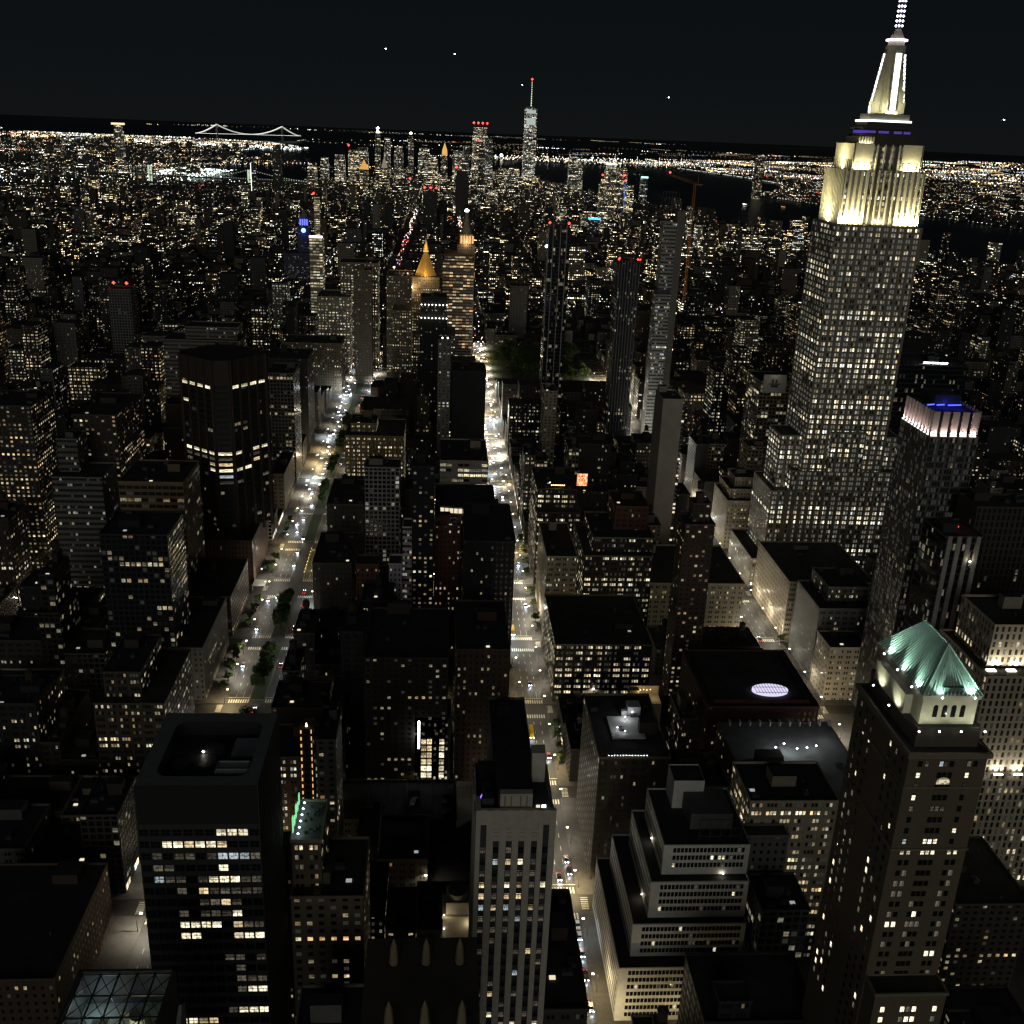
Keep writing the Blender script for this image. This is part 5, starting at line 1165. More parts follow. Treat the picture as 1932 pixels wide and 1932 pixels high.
deco('very tall lone tower', lambda b: (b.box(-30, 30, -22, 22, 252, 262), ('glowing_cap', emit('cap_glow', (1, .85, .5), 1.2)))[-1])
deco('harbour office tower', lambda b: (b.box(-25, 25, -25, 0, 179, 186), ('lit_cap', emit('cap_white', (.85, 1, .95), 1.4)))[-1])
deco('stepped residential', lambda b: (b.box(-15, 15, -17, 0, 131, 138), ('lit_cap', emit('cap_cyan', (.6, 1, .95), 1.6)))[-1])
deco('companion river', lambda b: (b.box(-19, -16, -21, -18, 30, 140), ('corner_strip', emit('strip_blue', (.05, .25, 1), 1.3)))[-1])
deco('low office with a blue', lambda b: (b.box(-19, 19, -16, -14.2, 58, 64), ('roof_strip', emit('strip_blue2', (.05, .35, 1), 3)))[-1])
deco('slim white-edged', lambda b: (b.box(-10.5, -8.5, -12.6, -12, 10, 150), ('edge_light', emit('edge_white', (1, 1, .9), 2)))[-1])
# gilded pyramid on the courthouse, its night lighting put into a glowing material
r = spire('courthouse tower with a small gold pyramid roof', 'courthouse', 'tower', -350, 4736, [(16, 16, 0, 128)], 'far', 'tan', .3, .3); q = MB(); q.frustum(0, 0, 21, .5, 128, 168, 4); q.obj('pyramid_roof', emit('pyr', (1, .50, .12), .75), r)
# statue on its island
o = thing('statue', 'tiny pale green floodlit statue on its pedestal in the harbour', 'statue', (1435, 8892, 0)); b = MB((.3, .3, .25)); b.frustum(0, 0, 30, 26, 0, 14, 10); b.frustum(0, 0, 11, 8, 14, 47, 4); b.obj('pedestal', emit('ped', (.75, .75, .5), .5), o); b = MB(); b.frustum(0, 0, 5, 3, 47, 70, 8); b.frustum(0, 0, 3.4, 2, 70, 76, 8); b.frustum(0, 0, 2, 1.4, 76, 81, 8); b.bar((2, 0, 72), (5, 0, 90), 1.6); b.octa(5, 0, 92, 2.4); b.obj('figure', emit('statue_glow', (.5, 1, .75), .9), o)  # floodlighting on pedestal and figure is put into their glowing materials

# ------------------------------------------------------------------ bridges
def bridge(label, A, B, h, deckz, side, cabm, towm, twid=14, lamp=None, nl=60, deck_l=True, cw=1.5, rs=2.2):
    A = Vector(A); B = Vector(B); d = (B-A); L = d.length; d /= L; nrm = Vector((-d.y, d.x)); root = thing('suspension_bridge', label, 'bridge', (*A, 0))
    t = MB((.3, .28, .24))
    for P in (0, L):
        c = d*P
        for s_ in (-1, 1): p = c+nrm*s_*twid; t.bar((*p, -3), (*p, h), max(6, h*.05))
        p, q_ = c+nrm*twid, c-nrm*twid
        for z in (h-3, deckz+(h-deckz)*.5): t.bar((*p, z), (*q_, z), 5)
    t.obj('tower', towm, root)
    k = MB((.12, .12, .12)); a, b_ = d*(-side), d*(L+side); k.bar((*a, deckz), (*b_, deckz), 1)
    for s_ in (-1, 1): k.bar((*(a+nrm*s_*twid), deckz), (*(b_+nrm*s_*twid), deckz), 5)
    k.box(0, .1, 0, .1, deckz-3, deckz); k.obj('deck', M['stone'], root)
    c = MB(); pts = []
    def z_at(s_):
        if s_ < 0: return deckz+3+(h-deckz-3)*(1+s_/side)**1.5
        if s_ > L: return deckz+3+(h-deckz-3)*(1-(s_-L)/side)**1.5
        u = s_/L*2-1; return deckz+6+(h-deckz-6)*u*u
    N = 48; S_ = np.linspace(-side, L+side, N)
    for sgn in (-1, 1):
        for i in range(N-1):
            p, q_ = d*S_[i]+nrm*sgn*twid, d*S_[i+1]+nrm*sgn*twid; c.bar((*p, z_at(S_[i])), (*q_, z_at(S_[i+1])), cw)
    cab = c.obj('cable', cabm, root)
    if lamp:
        l = MB()
        for sx in np.linspace(-side, L+side, nl):
            p = d*sx; l.octa(*p, z_at(sx)+rs, rs)
            if deck_l: l.octa(*(p+nrm*3), deckz+5, rs*.8)
        l.obj('bridge_lamp', lamp, root)
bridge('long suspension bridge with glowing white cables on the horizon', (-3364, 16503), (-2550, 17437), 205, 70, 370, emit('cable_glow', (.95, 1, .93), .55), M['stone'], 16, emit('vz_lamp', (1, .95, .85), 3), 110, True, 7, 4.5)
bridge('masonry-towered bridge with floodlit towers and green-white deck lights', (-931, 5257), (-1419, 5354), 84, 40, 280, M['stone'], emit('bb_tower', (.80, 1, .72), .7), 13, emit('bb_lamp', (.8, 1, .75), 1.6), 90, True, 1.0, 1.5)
bridge('steel suspension bridge with beaded cable lamps upriver', (-1311, 4793), (-1811, 5086), 98, 41, 230, M['stone'], M['stone'], 16, emit('mb_lamp', (1, .95, .8), 1.0), 56, False, 1.0, 1.6)
for x, y, z in ((-482, 9000, 869), (66, 9500, 884), (950, 14000, 837), (2413, 12000, 702), (4648, 9000, 549)):
    lab = {-482: 'aircraft light highest at the left in the night sky', 66: 'aircraft light right of the highest one', 950: 'faint aircraft light beside the downtown mast', 2413: 'small aircraft light between the mast and the spire tower', 4648: 'aircraft light at the far right above the horizon'}[x]
    o = thing('airplane', lab, 'airplane', (x, y, z), group='aircraft lights in the night sky'); b = MB((.5, .5, .5)); b.bar((0, -18, 0), (0, 18, 0), 4); b.bar((-17, 2, 0), (17, 2, 0), 1.5); b.bar((0, 15, 0), (0, 17, 6), 1.5); b.obj('fuselage', M['stone'], o); q = MB(); s_ = math.hypot(x, y)*.00036*(.7 if x == 950 else 1.1); q.octa(-3, -19, 0, s_); q.octa(4, -19, 0, s_); q.obj('landing_light', M['e_led'], o)

# ------------------------------------------------------------------ street lamps, trees, cars
ORD = ['first', 'second', 'third', 'fourth', 'fifth', 'sixth', 'seventh', 'eighth', 'ninth', 'tenth', 'eleventh', 'twelfth', 'thirteenth', 'fourteenth', 'fifteenth', 'sixteenth', 'seventeenth', 'eighteenth', 'nineteenth', 'twentieth']
def ordn(i):
    if i < 20: return ORD[i]
    t = {2: 'twenty', 3: 'thirty', 4: 'forty', 5: 'fifty', 6: 'sixty', 7: 'seventy', 8: 'eighty'}[(i+1)//10]
    u = (i+1) % 10
    return (t[:-1]+'ieth') if u == 0 else t+'-'+ORD[u-1]
b = MB((.08, .08, .08)); b.frustum(0, 0, .28, .16, 0, .8, 8); b.frustum(0, 0, .12, .08, .8, 9, 8); b.bar((0, 0, 8.9), (2.1, 0, 9.3), .12); pole_me = b.mesh('lamp_pole', M['metal'])
b = MB(); b.box(1.6, 2.6, -.32, .32, 9.15, 9.35, sides='nsewtb'); head_me = b.mesh('lamp_head', M['e_sodium'])
def lamp(x, y, side, lab, grp, power, col):
    o = thing('street_lamp', lab, 'street lamp', (x, y, .15), 0 if side > 0 else math.pi, group=grp)
    link('pole', pole_me, o); link('lamp_head', head_me, o)
    l = lightpt(o, (2.1, 0, 8.9), power, col, r=.35, ty='POINT' if 'spire' in lab or rnd.random() < .25 else 'SPOT', angle=R(158)); aim(l, (0, 0, -1))
WH = (1, .91, .72); CW = (.85, .95, 1); SO = (1, .78, .42)
AVL = [('central avenue', 43.0, 59.6, 300, 1650), ('tree-lined avenue', -125.5, -90.4, 380, 1560), ('spire tower avenue', 202.0, 224.2, 420, 1450)]
AVL.append(('dark east avenue', -281.5, -261.5, 470, 1350))
for nm, xa, xb, ya, yb in AVL:
    for side, x in ((1, xa-.6), (-1, xb+.6)):
        y = ya+(0 if side > 0 else 14); i = 0
        while y < yb:
            stp = 30 if y < 900 else 46
            if inview(x, y, 5, 1.03) or inview(x, y, 60, 1.0):
                far_ = y > 900
                pw = (5200 if y < 430 else 3300 if not far_ else 12000)*(1.35 if nm[0] == 'c' else 1.0 if nm[0] in 'ts' else .7)*rnd.choice((.35, .8, 1.3, 1.9, 2.8))
                col = WH if rnd.random() < .6 else (CW if rnd.random() < .5 else SO)
                pw = round(pw/250)*250
                lamp(x, y, side, f"street lamp, {'east' if side > 0 else 'west'} curb of the {nm}, {ordn(i)} from the camera end", 'street lamps along the avenues', pw, col); i += 1
            y += stp
# a few lamps down the side streets
for n in range(40, 30, -1):
    for x in (-60, -10, 90, 150, 250):
        y = st(n)+7.5
        if inview(x, y, 0): lamp(x, y, -1 if x > 0 else 1, f"street lamp in the {ordn(40-n)} side street from the camera, {'west' if x > 40 else 'east'} of the central avenue", 'street lamps in the side streets', 3600 if n < 38 else 1300, rnd.choice((SO, WH)))

def tree_mesh(seed, rad, ht, cols):
    r_ = random.Random(seed); b = MB(); n = 9
    b.frustum(0, 0, .32, .2, 0, ht*.35, 8, cap=False)
    limbs = []
    for i in range(6):
        a = i*1.05+r_.random(); q = (math.cos(a)*rad*.55, math.sin(a)*rad*.55, ht*r_.uniform(.5, .8)); b.bar((0, 0, ht*.33), q, .14); limbs.append(q)
    tr = b.mesh('tree_trunk', M['bark'])
    b = MB()
    clumps = [(l[0]*r_.uniform(.5, 1.5), l[1]*r_.uniform(.5, 1.5), l[2]+r_.uniform(-1, 1.4)) for l in limbs for _ in range(4)]+[(r_.uniform(-.3, .3)*rad, r_.uniform(-.3, .3)*rad, ht*r_.uniform(.7, .95)) for _ in range(6)]
    for c in clumps:
        shade = r_.choice(cols)
        for k in range(64):
            d = Vector((r_.gauss(0, 1), r_.gauss(0, 1), r_.gauss(0, .7))).normalized()*rad*.30*r_.uniform(.4, 1.1)
            p = Vector(c)+d; u = Vector((r_.gauss(0, 1), r_.gauss(0, 1), r_.gauss(0, 1))).normalized(); v = u.cross(Vector((r_.random(), r_.random(), .3))).normalized(); s_ = r_.uniform(.25, .55)
            b.poly([p-u*s_, p-v*s_*.6, p+u*s_, p+v*s_*.6], c=tuple(min(.3, x*r_.uniform(.7, 1.3)) for x in shade))
    return tr, b.mesh('tree_crown', M['leafv'])
M['leafv'] = plain('leaf_clumps', (.05, .08, .03), .75, .6, .5, vcol=True)
TV = [tree_mesh(k, r_, h, [(.06, .10, .025), (.09, .14, .03), (.045, .07, .02)]) for k, (r_, h) in enumerate(((4.4, 9.5), (5.2, 11), (4.8, 10.2), (3.6, 8)))]
def tree(x, y, lab, grp, v=None, s_=1.0):
    tr, cr_ = TV[rnd.randrange(3) if v is None else v]; o = thing('street_tree', lab, 'tree', (x, y, .3), rnd.uniform(0, 6.28), group=grp); o.scale = (s_, s_, s_*rnd.uniform(.9, 1.1))
    link('trunk', tr, o); link('crown', cr_, o)
i = 0
for n in (38, 37, 36, 35, 32, 31, 30, 29):
    ya, yb = blocky(n); y = ya+9; yb -= 8
    if n == 35: ya += 0
    while y < yb:
        if inview(-108, y, 0): tree(-108.5+rnd.uniform(-1, 1), y, f'leafy tree in the avenue median, {ordn(i)} counting away from the camera', 'trees in the avenue median', s_=1.12 if n > 34 else .9); i += 1
        y += rnd.uniform(6.0, 7.6)
i = 0
for x, y in ((-129, 574), (-129, 585), (-130, 600), (-129, 612), (-129.5, 623), (-129, 655), (-130, 668), (-129, 680), (-129.5, 694), (-128.5, 826), (-129, 838), (-129.2, 852), (-128.5, 745), (-129.5, 757), (-129, 768), (62, 500), (62.5, 512), (63, 523), (62.5, 534), (62.5, 668), (62.8, 690), (62.5, 712), (62.3, 745), (62.6, 770), (62.2, 795), (62.6, 812), (41, 600), (41, 628), (200, 560), (226, 640)):
    if inview(x, y, 0): tree(x, y, f'small curbside tree on the avenue pavement, {ordn(i)} counting from the tree-lined avenue', 'trees along the avenue pavements', 3, rnd.uniform(.6, .9)); i += 1
i = 0
for k in range(48):
    x, y = rnd.uniform(74, 190), rnd.uniform(1395, 1590)
    tree(x, y, f'{"broad" if k % 2 else "tall"} dark tree in the unlit park square beyond the black slab', 'trees in the park square', s_=1.9)
keep(65, 198, 1372, 1600, 8)
b = MB(); b.box(66, 197, 1374, 1598, .15, .2, sides='t'); tag(b.obj('grass', mg_), kind='stuff')

CARC = {'black': (.02, .02, .022), 'white': (.6, .6, .6), 'silver': (.3, .3, .31), 'yellow': (.6, .36, .02), 'red': (.3, .02, .02), 'blue': (.03, .05, .15)}
CM = {k: plain('car_paint_'+k, v, .3, 1, .1) for k, v in CARC.items()}
def car_parts(L, Wd, H, long_=False):
    b = MB(); hw, hl = Wd/2, L/2   # front at -y
    b.box(-hw, hw, -hl, hl, .35, .85 if not long_ else 1.0, sides='nsewtb')
    P = [(-hl*.45, .85), (-hl*.22, H), (hl*.55, H), (hl*.85, .85)] if not long_ else [(-hl*.98, 1.0), (-hl*.9, H), (hl, H), (hl, 1.0)]
    w = hw*.86
    b.poly([(-w, P[1][0], H), (w, P[1][0], H), (w, P[2][0], H), (-w, P[2][0], H)]); 
    body = b
    g_ = MB(); g_.poly([(-hw*.95, P[0][0], P[0][1]), (hw*.95, P[0][0], P[0][1]), (w, P[1][0], H-.01), (-w, P[1][0], H-.01)]); g_.poly([(w, P[2][0], H-.01), (hw*.95, P[3][0], P[3][1]), (-hw*.95, P[3][0], P[3][1]), (-w, P[2][0], H-.01)])
    for s_ in (-1, 1): g_.poly([(s_*hw*.95, P[0][0], P[0][1]), (s_*hw*.95, P[3][0], P[3][1]), (s_*w, P[2][0], H-.01), (s_*w, P[1][0], H-.01)])
    wh = MB(); 
    for i in range(12):
        a0, a1 = 2*math.pi*i/12, 2*math.pi*(i+1)/12
        wh.poly([(-.12, .34*math.cos(a0), .34*math.sin(a0)), (.12, .34*math.cos(a0), .34*math.sin(a0)), (.12, .34*math.cos(a1), .34*math.sin(a1)), (-.12, .34*math.cos(a1), .34*math.sin(a1))])
    for sx in (-.12, .12): wh.poly([(sx, .34*math.cos(2*math.pi*i/12), .34*math.sin(2*math.pi*i/12)) for i in range(12)])
    hl_ = MB(); hl_.octa(0, 0, 0, .33); tl = MB(); tl.box(-.28, .28, -.03, .03, -.12, .12, sides='nsewtb')
    return body, g_, wh.mesh('wheel', M['metal']), hl_.mesh('headlight', M['e_head']), tl.mesh('tail_light', M['e_tail'])
CP = {}
def car(x, y, dirn, colr, lab, grp, beams=True, kind='car', lit=True):
    key = (kind, colr)
    L, Wd, H = {'car': (4.6, 1.85, 1.45), 'van': (5.2, 2.0, 1.9), 'truck': (9.5, 2.4, 3.3)}[kind]
    if key not in CP:
        bo, gl_, wh, h_, t_ = car_parts(L, Wd, H, kind == 'truck'); CP[key] = (bo.mesh('car_body', CM[colr]), gl_.mesh('car_glass', PANE['d'] if kind != 'truck' else CM[colr]), wh, h_, t_)
    bo, gl_, wh, h_, t_ = CP[key]
    o = thing({'car': 'car', 'van': 'van', 'truck': 'box_truck'}[kind], lab, kind, (x, y, 0), 0 if dirn < 0 else math.pi, group=grp)
    link('body', bo, o); link('window', gl_, o)
    for sx in (-Wd/2+.15, Wd/2-.15):
        for sy in (-L*.31, L*.31): link('wheel', wh, o, (sx, sy, .34))
        if lit: link('headlight', h_, o, (sx*.85, -L/2-.05, .72)); link('tail_light', t_, o, (sx*.8, L/2+.04, .8))
    if beams and lit:
        l = lightpt(o, (0, -L/2-.4, .9), 900, (.75, .87, 1), r=.25, ty='SPOT', angle=R(75), name='headlight_beam'); aim(l, (0, -1, -.28))
cars = [(56.8, 419.9, 'black', 'car'), (52.3, 407.8, 'black', 'car'), (57.2, 412.1, 'black', 'van'), (56.9, 377.9, 'white', 'van'), (57, 371.3, 'silver', 'car'), (57, 361.9, 'black', 'car'), (53.3, 355.8, 'silver', 'car'), (56.9, 349.8, 'black', 'van'), (47.8, 342.5, 'black', 'van'), (56.9, 334, 'black', 'car'), (49.7, 331.6, 'silver', 'car'),
 (52.3, 581, 'blue', 'car'), (48.9, 526, 'yellow', 'truck'), (52, 500.8, 'yellow', 'car'), (48.6, 491, 'yellow', 'car'), (56.6, 504, 'red', 'car'), (46, 650, 'yellow', 'truck'), (57.3, 764, 'white', 'van'), (57.5, 690, 'white', 'van')]
y = 820
while y < 1650: cars.append((rnd.choice((46, 49.5, 53, 56.5)), y, rnd.choice(('black', 'white', 'silver', 'yellow')), 'car')); y += rnd.uniform(8, 20)
cars.sort(key=lambda c: c[1])
for i, (x, y, c, k) in enumerate(cars): car(x, y+2.3, -1, c, f'{c} {"box truck" if k == "truck" else k} with headlights on, {ordn(i)} from the near end of the central avenue', 'traffic coming up the central avenue', y < 900, k, not (k == 'van' and c == 'white' and y < 400))
pc = [(-117.7, 704, -1, 'silver'), (-123.2, 698.5, -1, 'white'), (-123.6, 654.8, -1, 'silver'), (-123.6, 605, -1, 'silver'), (-114.3, 786, -1, 'black'), (-113.8, 760.8, -1, 'silver'), (-113.6, 815, -1, 'black'), (-120.2, 829, -1, 'black'), (-118.8, 858, -1, 'white'), (-122.6, 845, -1, 'silver'), (-100.7, 604, 1, 'black'), (-108, 552, 1, 'red'), (-99.5, 655, 1, 'black'), (-97.5, 690, 1, 'silver'), (-100, 712, 1, 'black')]
y = 880
while y < 1560: pc.append((rnd.choice((-123, -119.5, -116)), y, -1, rnd.choice(('black', 'white', 'yellow')))); y += rnd.uniform(8, 20)
y = 870
while y < 1500: pc.append((rnd.choice((-102, -98)), y, 1, rnd.choice(('black', 'white', 'yellow')))); y += rnd.uniform(25, 60)
pc.sort(key=lambda c: c[1])
for i, (x, y, d, c) in enumerate(pc): car(x, y, d, c, f'{c} car {"coming up" if d < 0 else "driving away down"} the tree-lined avenue, {ordn(i)} counting away from the camera', 'traffic on the tree-lined avenue', y < 900)
for i in range(10): y = 560+i*rnd.uniform(38, 44); car(rnd.choice((208, 213, 218)), y, 1, rnd.choice(('black', 'white', 'yellow')), f'car driving away down the spire tower avenue, {ordn(i)} counting away from the camera', 'traffic on the spire tower avenue', False)
# lit construction plaza and sunken ramp at the octagonal tower
o = thing('plaza_shed', 'white lit construction canopy on the plaza beside the octagonal tower', 'canopy', (-131, 722, 0)); b = MB((.6, .58, .5)); b.box(-6, 3, -7, 3, 3.6, 4.0, sides='nsewtb')
for x in (-5.8, 2.8):
    for y in (-6.8, 2.8): b.bar((x, y, 0), (x, y, 3.6), .25)
b.obj('canopy', M['stone'], o); lightpt(o, (-2, 10, 9), 2500, (1, .97, .85)); lightpt(o, (4, -10, 8), 1800, (1, .97, .85)); q = MB(); q.octa(-2, 10, 9.4, .4); q.octa(4, -10, 8.4, .4); q.obj('work_light', M['e_white'], o)
o = thing('tunnel_ramp', 'yellow-lit sunken tunnel ramp between kerb walls in the avenue', 'ramp', (-101, 770, 0)); b = MB((.35, .3, .16)); b.box(-3.6, -3, -26, 28, 0, 1.1); b.box(3, 3.6, -26, 28, 0, 1.1); b.obj('kerb_wall', M['stone'], o)
for y in (-18, 0, 18): lightpt(o, (0, y, 3.2), 420, (1, .75, .2)); 
q = MB(); [q.octa(-3.3, -24+i*6.5, 1.4, .25) for i in range(8)]; q.obj('ramp_lamp', M['e_warm'], o)
# harbour ferries
for k, (x, y, lab, c) in enumerate(((1530, 5450, 'lit ferry with long white reflection near the jersey shore', 'e_white'), (1700, 5350, 'orange-lit ferry close to the jersey piers', 'e_amber'), (1120, 6900, 'small boat alone in the open harbour', 'e_cool'))):
    o = thing('ferry', lab, 'boat', (x, y, -3)); b = MB((.4, .4, .4)); b.prism([(-6, -25), (6, -25), (6, 18), (0, 30), (-6, 18)], 0, 4); b.box(-5, 5, -20, 12, 4, 9); b.obj('hull', M['stone'], o); q = MB(); s_ = .35 if k == 2 else 1; q.box(-5.2, 5.2, -20, -20+30*s_, 5, 5+2.5*s_); q.obj('cabin_window', M[c], o)

# ------------------------------------------------------------------ the rest of the blocks
rnd = random.Random(2024)
TONES = [('brick', 'brick'), ('brown', 'brown brick'), ('tan', 'tan brick'), ('grey', 'grey'), ('dark', 'dark'), ('lime', 'pale stone'), ('brown', 'brown brick'), ('dark', 'charcoal')]
COLN = {0: 'near the river', 1: 'four avenues left', 2: 'three avenues left', 3: 'far left avenues', 4: 'beyond the dark left blocks', 5: 'left of the tree-lined avenue', 6: 'left of central avenue', 7: 'right of central avenue', 8: 'in the spire tower column', 9: 'one avenue behind the spire tower', 10: 'far right avenues', 11: 'farther right', 12: 'farther right', 13: 'farther right'}
def cap_height(x0, x1, y0, y1):
    H = 317; c = 999
    if x1 > -115 and x1 < -60: pass
    for a, b_, c0, c1, zv in HERO:
        if c0 < y1-3: continue
        f = (y1-32.7)/(c0-32.7); xa, xb = -4.7+(a+4.7)*f-3, -4.7+(b_+4.7)*f+3
        if x1 > xa and x0 < xb: c = min(c, H-(H-zv)*((y1-32.7)/(c0-32.7)))
    if x0 >= -87 and x0 < -62: c = min(c, 48)
    if x1 > 28 and x1 <= 39: c = min(c, 60)
    if x0 >= 65 and x0 < 80: c = min(c, 90)
    return c
def free(x0, x1, y0, y1):
    for a, b_, c0, c1, zv in HERO:
        if x1 > a+.5 and x0 < b_-.5 and y1 > c0+.5 and y0 < c1-.5: return False
    return True
lots = []
for n in range(41, -12, -1):
    ya, yb = blocky(n); ym = (ya+yb)/2
    for ci, (xa, xb) in enumerate(AV):
        if not (inview(xa, ya, 30, 1.25) or inview(xb, ya, 30, 1.25) or inview((xa+xb)/2, yb, 30, 1.25)): continue
        if ci == 7 and n in (26, 25, 24): continue
        for rw, (y0, y1) in enumerate(((ya, ym-.6), (ym+.6, yb))):
            x = xa; k = 0
            while x < xb-6:
                w_ = rnd.choice((9, 12, 15, 18, 22, 27, 34)) if xb-x > 40 else min(xb-x, rnd.choice((15, 20, 24)))
                if xb-(x+w_) < 8: w_ = xb-x
                x1 = x+w_; d = 0 if rnd.random() < .5 else rnd.uniform(0, 6)
                a, c = (y0, y1-d) if rw == 0 else (y0+d, y1)
                base = rnd.choice((14, 17, 20, 24, 30, 38, 46, 55)); 
                if n < 24: base *= .6
                if rnd.random() < (.10 if n > 22 else .03): base = rnd.uniform(60, 100)
                h = min(base, cap_height(x, x1, a, c)-1)
                if xa == -86 and k == 0 and y0 < 1100: h = max(h, min(44, cap_height(x, x1, a, c)-1))
                if h > 5 and land((x+x1)/2, (a+c)/2) and free(x, x1, a, c) and (inview((x+x1)/2, a, h) or inview(x, a, h, 1) or inview(x1, c, h, 1) or inview((x+x1)/2, a, 0)):
                    lots.append((math.hypot((x+x1)/2, a), x, x1-.3, a, c, h, n, ci, rw, k))
                x = x1; k += 1
lots.sort()
NEAR = lots[:290]; REST = lots[290:]
STY = ['punch', 'pair', 'punch', 'resid', 'trip', 'resid', 'pair', 'grid']
seen = {}
for (_, x0, x1, y0, y1, h, n, ci, rw, k) in NEAR:
    tk, tn = rnd.choice(TONES); stl = rnd.choice(STY); res = stl == 'resid'
    fz = rnd.uniform(.45, .95); col = tuple(v*fz for v in STONE[tk])
    hn = 'low' if h < 20 else 'mid-rise' if h < 42 else 'tall'
    tank = 1 if rnd.random() < .4 and h > 18 else 0
    lab = f"{hn} {tn} building, {ordn(k)} lot, {'near' if rw == 0 else 'far'} row, {ordn(41-n)} block, {COLN[ci]}"
    seen[lab] = seen.get(lab, 0)+1
    tiers = [(x0, x1, y0, y1, 0, h)]
    if h > 45 and rnd.random() < .5: s_ = h*rnd.uniform(.6, .8); tiers = [(x0, x1, y0, y1, 0, s_), (x0+2, x1-2, y0+3, y1-2, s_, h)]
    tower(lab, 'city_building', 'building', tiers, stl, col, rnd.choice((.03, .06, .09, .13, .2, .3, .45)), .12+rnd.random()*.3 if res else .25+rnd.random()*.5, group='ordinary buildings filling the city blocks', clutter=rnd.choice((2, 3, 5, 7)), tank=tank)
    if (k == 0 or x1 > AV[ci][1]-.6) and rnd.random() < .8 and ci in (5, 6, 7, 8):
        r_ = childof(lab); q = MB(); fx_ = x0-.12 if k == 0 else x1+.12; n_ = int((y1-y0-2)/3.2)
        for j in range(n_):
            if rnd.random() < .65: yy = y0+1+j*3.2; fz = rnd.uniform(.3, 2.2); a_, c_ = rel(r_, fx_, yy); q.poly([(a_, c_, .6), (a_, c_+2.6, .6), (a_, c_+2.6, 3.4), (a_, c_, 3.4)], c=tuple(v*fz for v in rnd.choice(((1, .85, .6), (1, .7, .4), (.85, .95, 1)))))
        if q.f: q.obj('shopfront', M['e_shop'], r_)
def district(x, y):
    v = math.sin(x*.0041+1.3)*math.sin(y*.0033+.4)+.7*math.sin(x*.0093-y*.0061)+.5*math.sin(y*.013+x*.004)
    return max(.12, 1+.75*v)
# mass of the remaining city
def massbox(b, x0, x1, y0, y1, h, px, lit, tone, wc, mi): b.m = mi; b.box(x0, x1, y0, y1, 0, h, px, sides='new' if y0 > 500 else 'nsew', lit=lit, tone=tone, c=wc); b.m = 3; b.box(x0, x1, y0, y1, 0, h-.2, sides='t'); b.m = 0
b = MB()
for (_, x0, x1, y0, y1, h, n, ci, rw, k) in REST:
    tk, tn = rnd.choice(TONES); fz = rnd.uniform(.4, .8); col = tuple(v*fz for v in STONE[tk]); far_ = y0 > 1900
    massbox(b, x0, x1, y0, y1, h, 4.6 if far_ else 3.5, rnd.choice((.03, .06, .1, .16, .26, .4))*district(x0, y0), rnd.random()*.8, col, 1 if far_ else 0)
for x in np.arange(-2300, 2300, 33):
    for y in np.arange(4230, 6400, 36):
        if not inside(x, y, GEO['manhattan']): continue
        core = math.exp(-((x-100)/420)**2)*math.exp(-((y-5300)/600)**2)
        if rnd.random() < .15 or not free(x, x+28, y, y+28): continue
        h = rnd.uniform(12, 38)+core*rnd.uniform(30, 150); h = min(h, max(16, cap_height(x, x+28, y, y+28)))
        massbox(b, x, x+rnd.uniform(18, 30), y, y+rnd.uniform(18, 30), h, 4.6, rnd.choice((.04, .08, .18))*district(x, y)+core*.5, rnd.random()*.8, (.05, .05, .05), 1)
tag(b.obj('distant_city_blocks', [M['pair'], M['far'], M['vfar'], M['roof']]), kind='stuff')
def outer(name, key, x0, x1, y0, y1, step, hfun, litv, cnt):
    b = MB()
    k = 0; tries = 0
    while k < cnt and tries < cnt*30:
        tries += 1; x, y = rnd.uniform(x0, x1), rnd.uniform(y0, y1)
        if not inview(x, y, 0, 1.0) or not inside(x, y, GEO[key]): continue
        s_ = rnd.uniform(14, 32)*(1+math.hypot(x, y)/9000); massbox(b, x, x+s_, y, y+s_, hfun(x, y), 9, rnd.choice(litv)*district(x*.5, y*.5), rnd.random()*.8, (.05, .05, .05), 2); k += 1
    tag(b.obj(name, [M['pair'], M['far'], M['vfar'], M['roof']]), kind='stuff')
outer('brooklyn_blocks', 'brooklyn', -6500, 500, 3500, 12000, 0, lambda x, y: rnd.uniform(8, 22)+(70*rnd.random()**3 if rnd.random() < .15 else 0), (.05, .12, .25), 1900)
outer('jersey_blocks', 'jersey', 1500, 6000, 1500, 9000, 0, lambda x, y: rnd.uniform(8, 24)+(70*rnd.random()**2 if (x < 2600 and rnd.random() < .15) else 0), (.05, .12, .25), 1500)

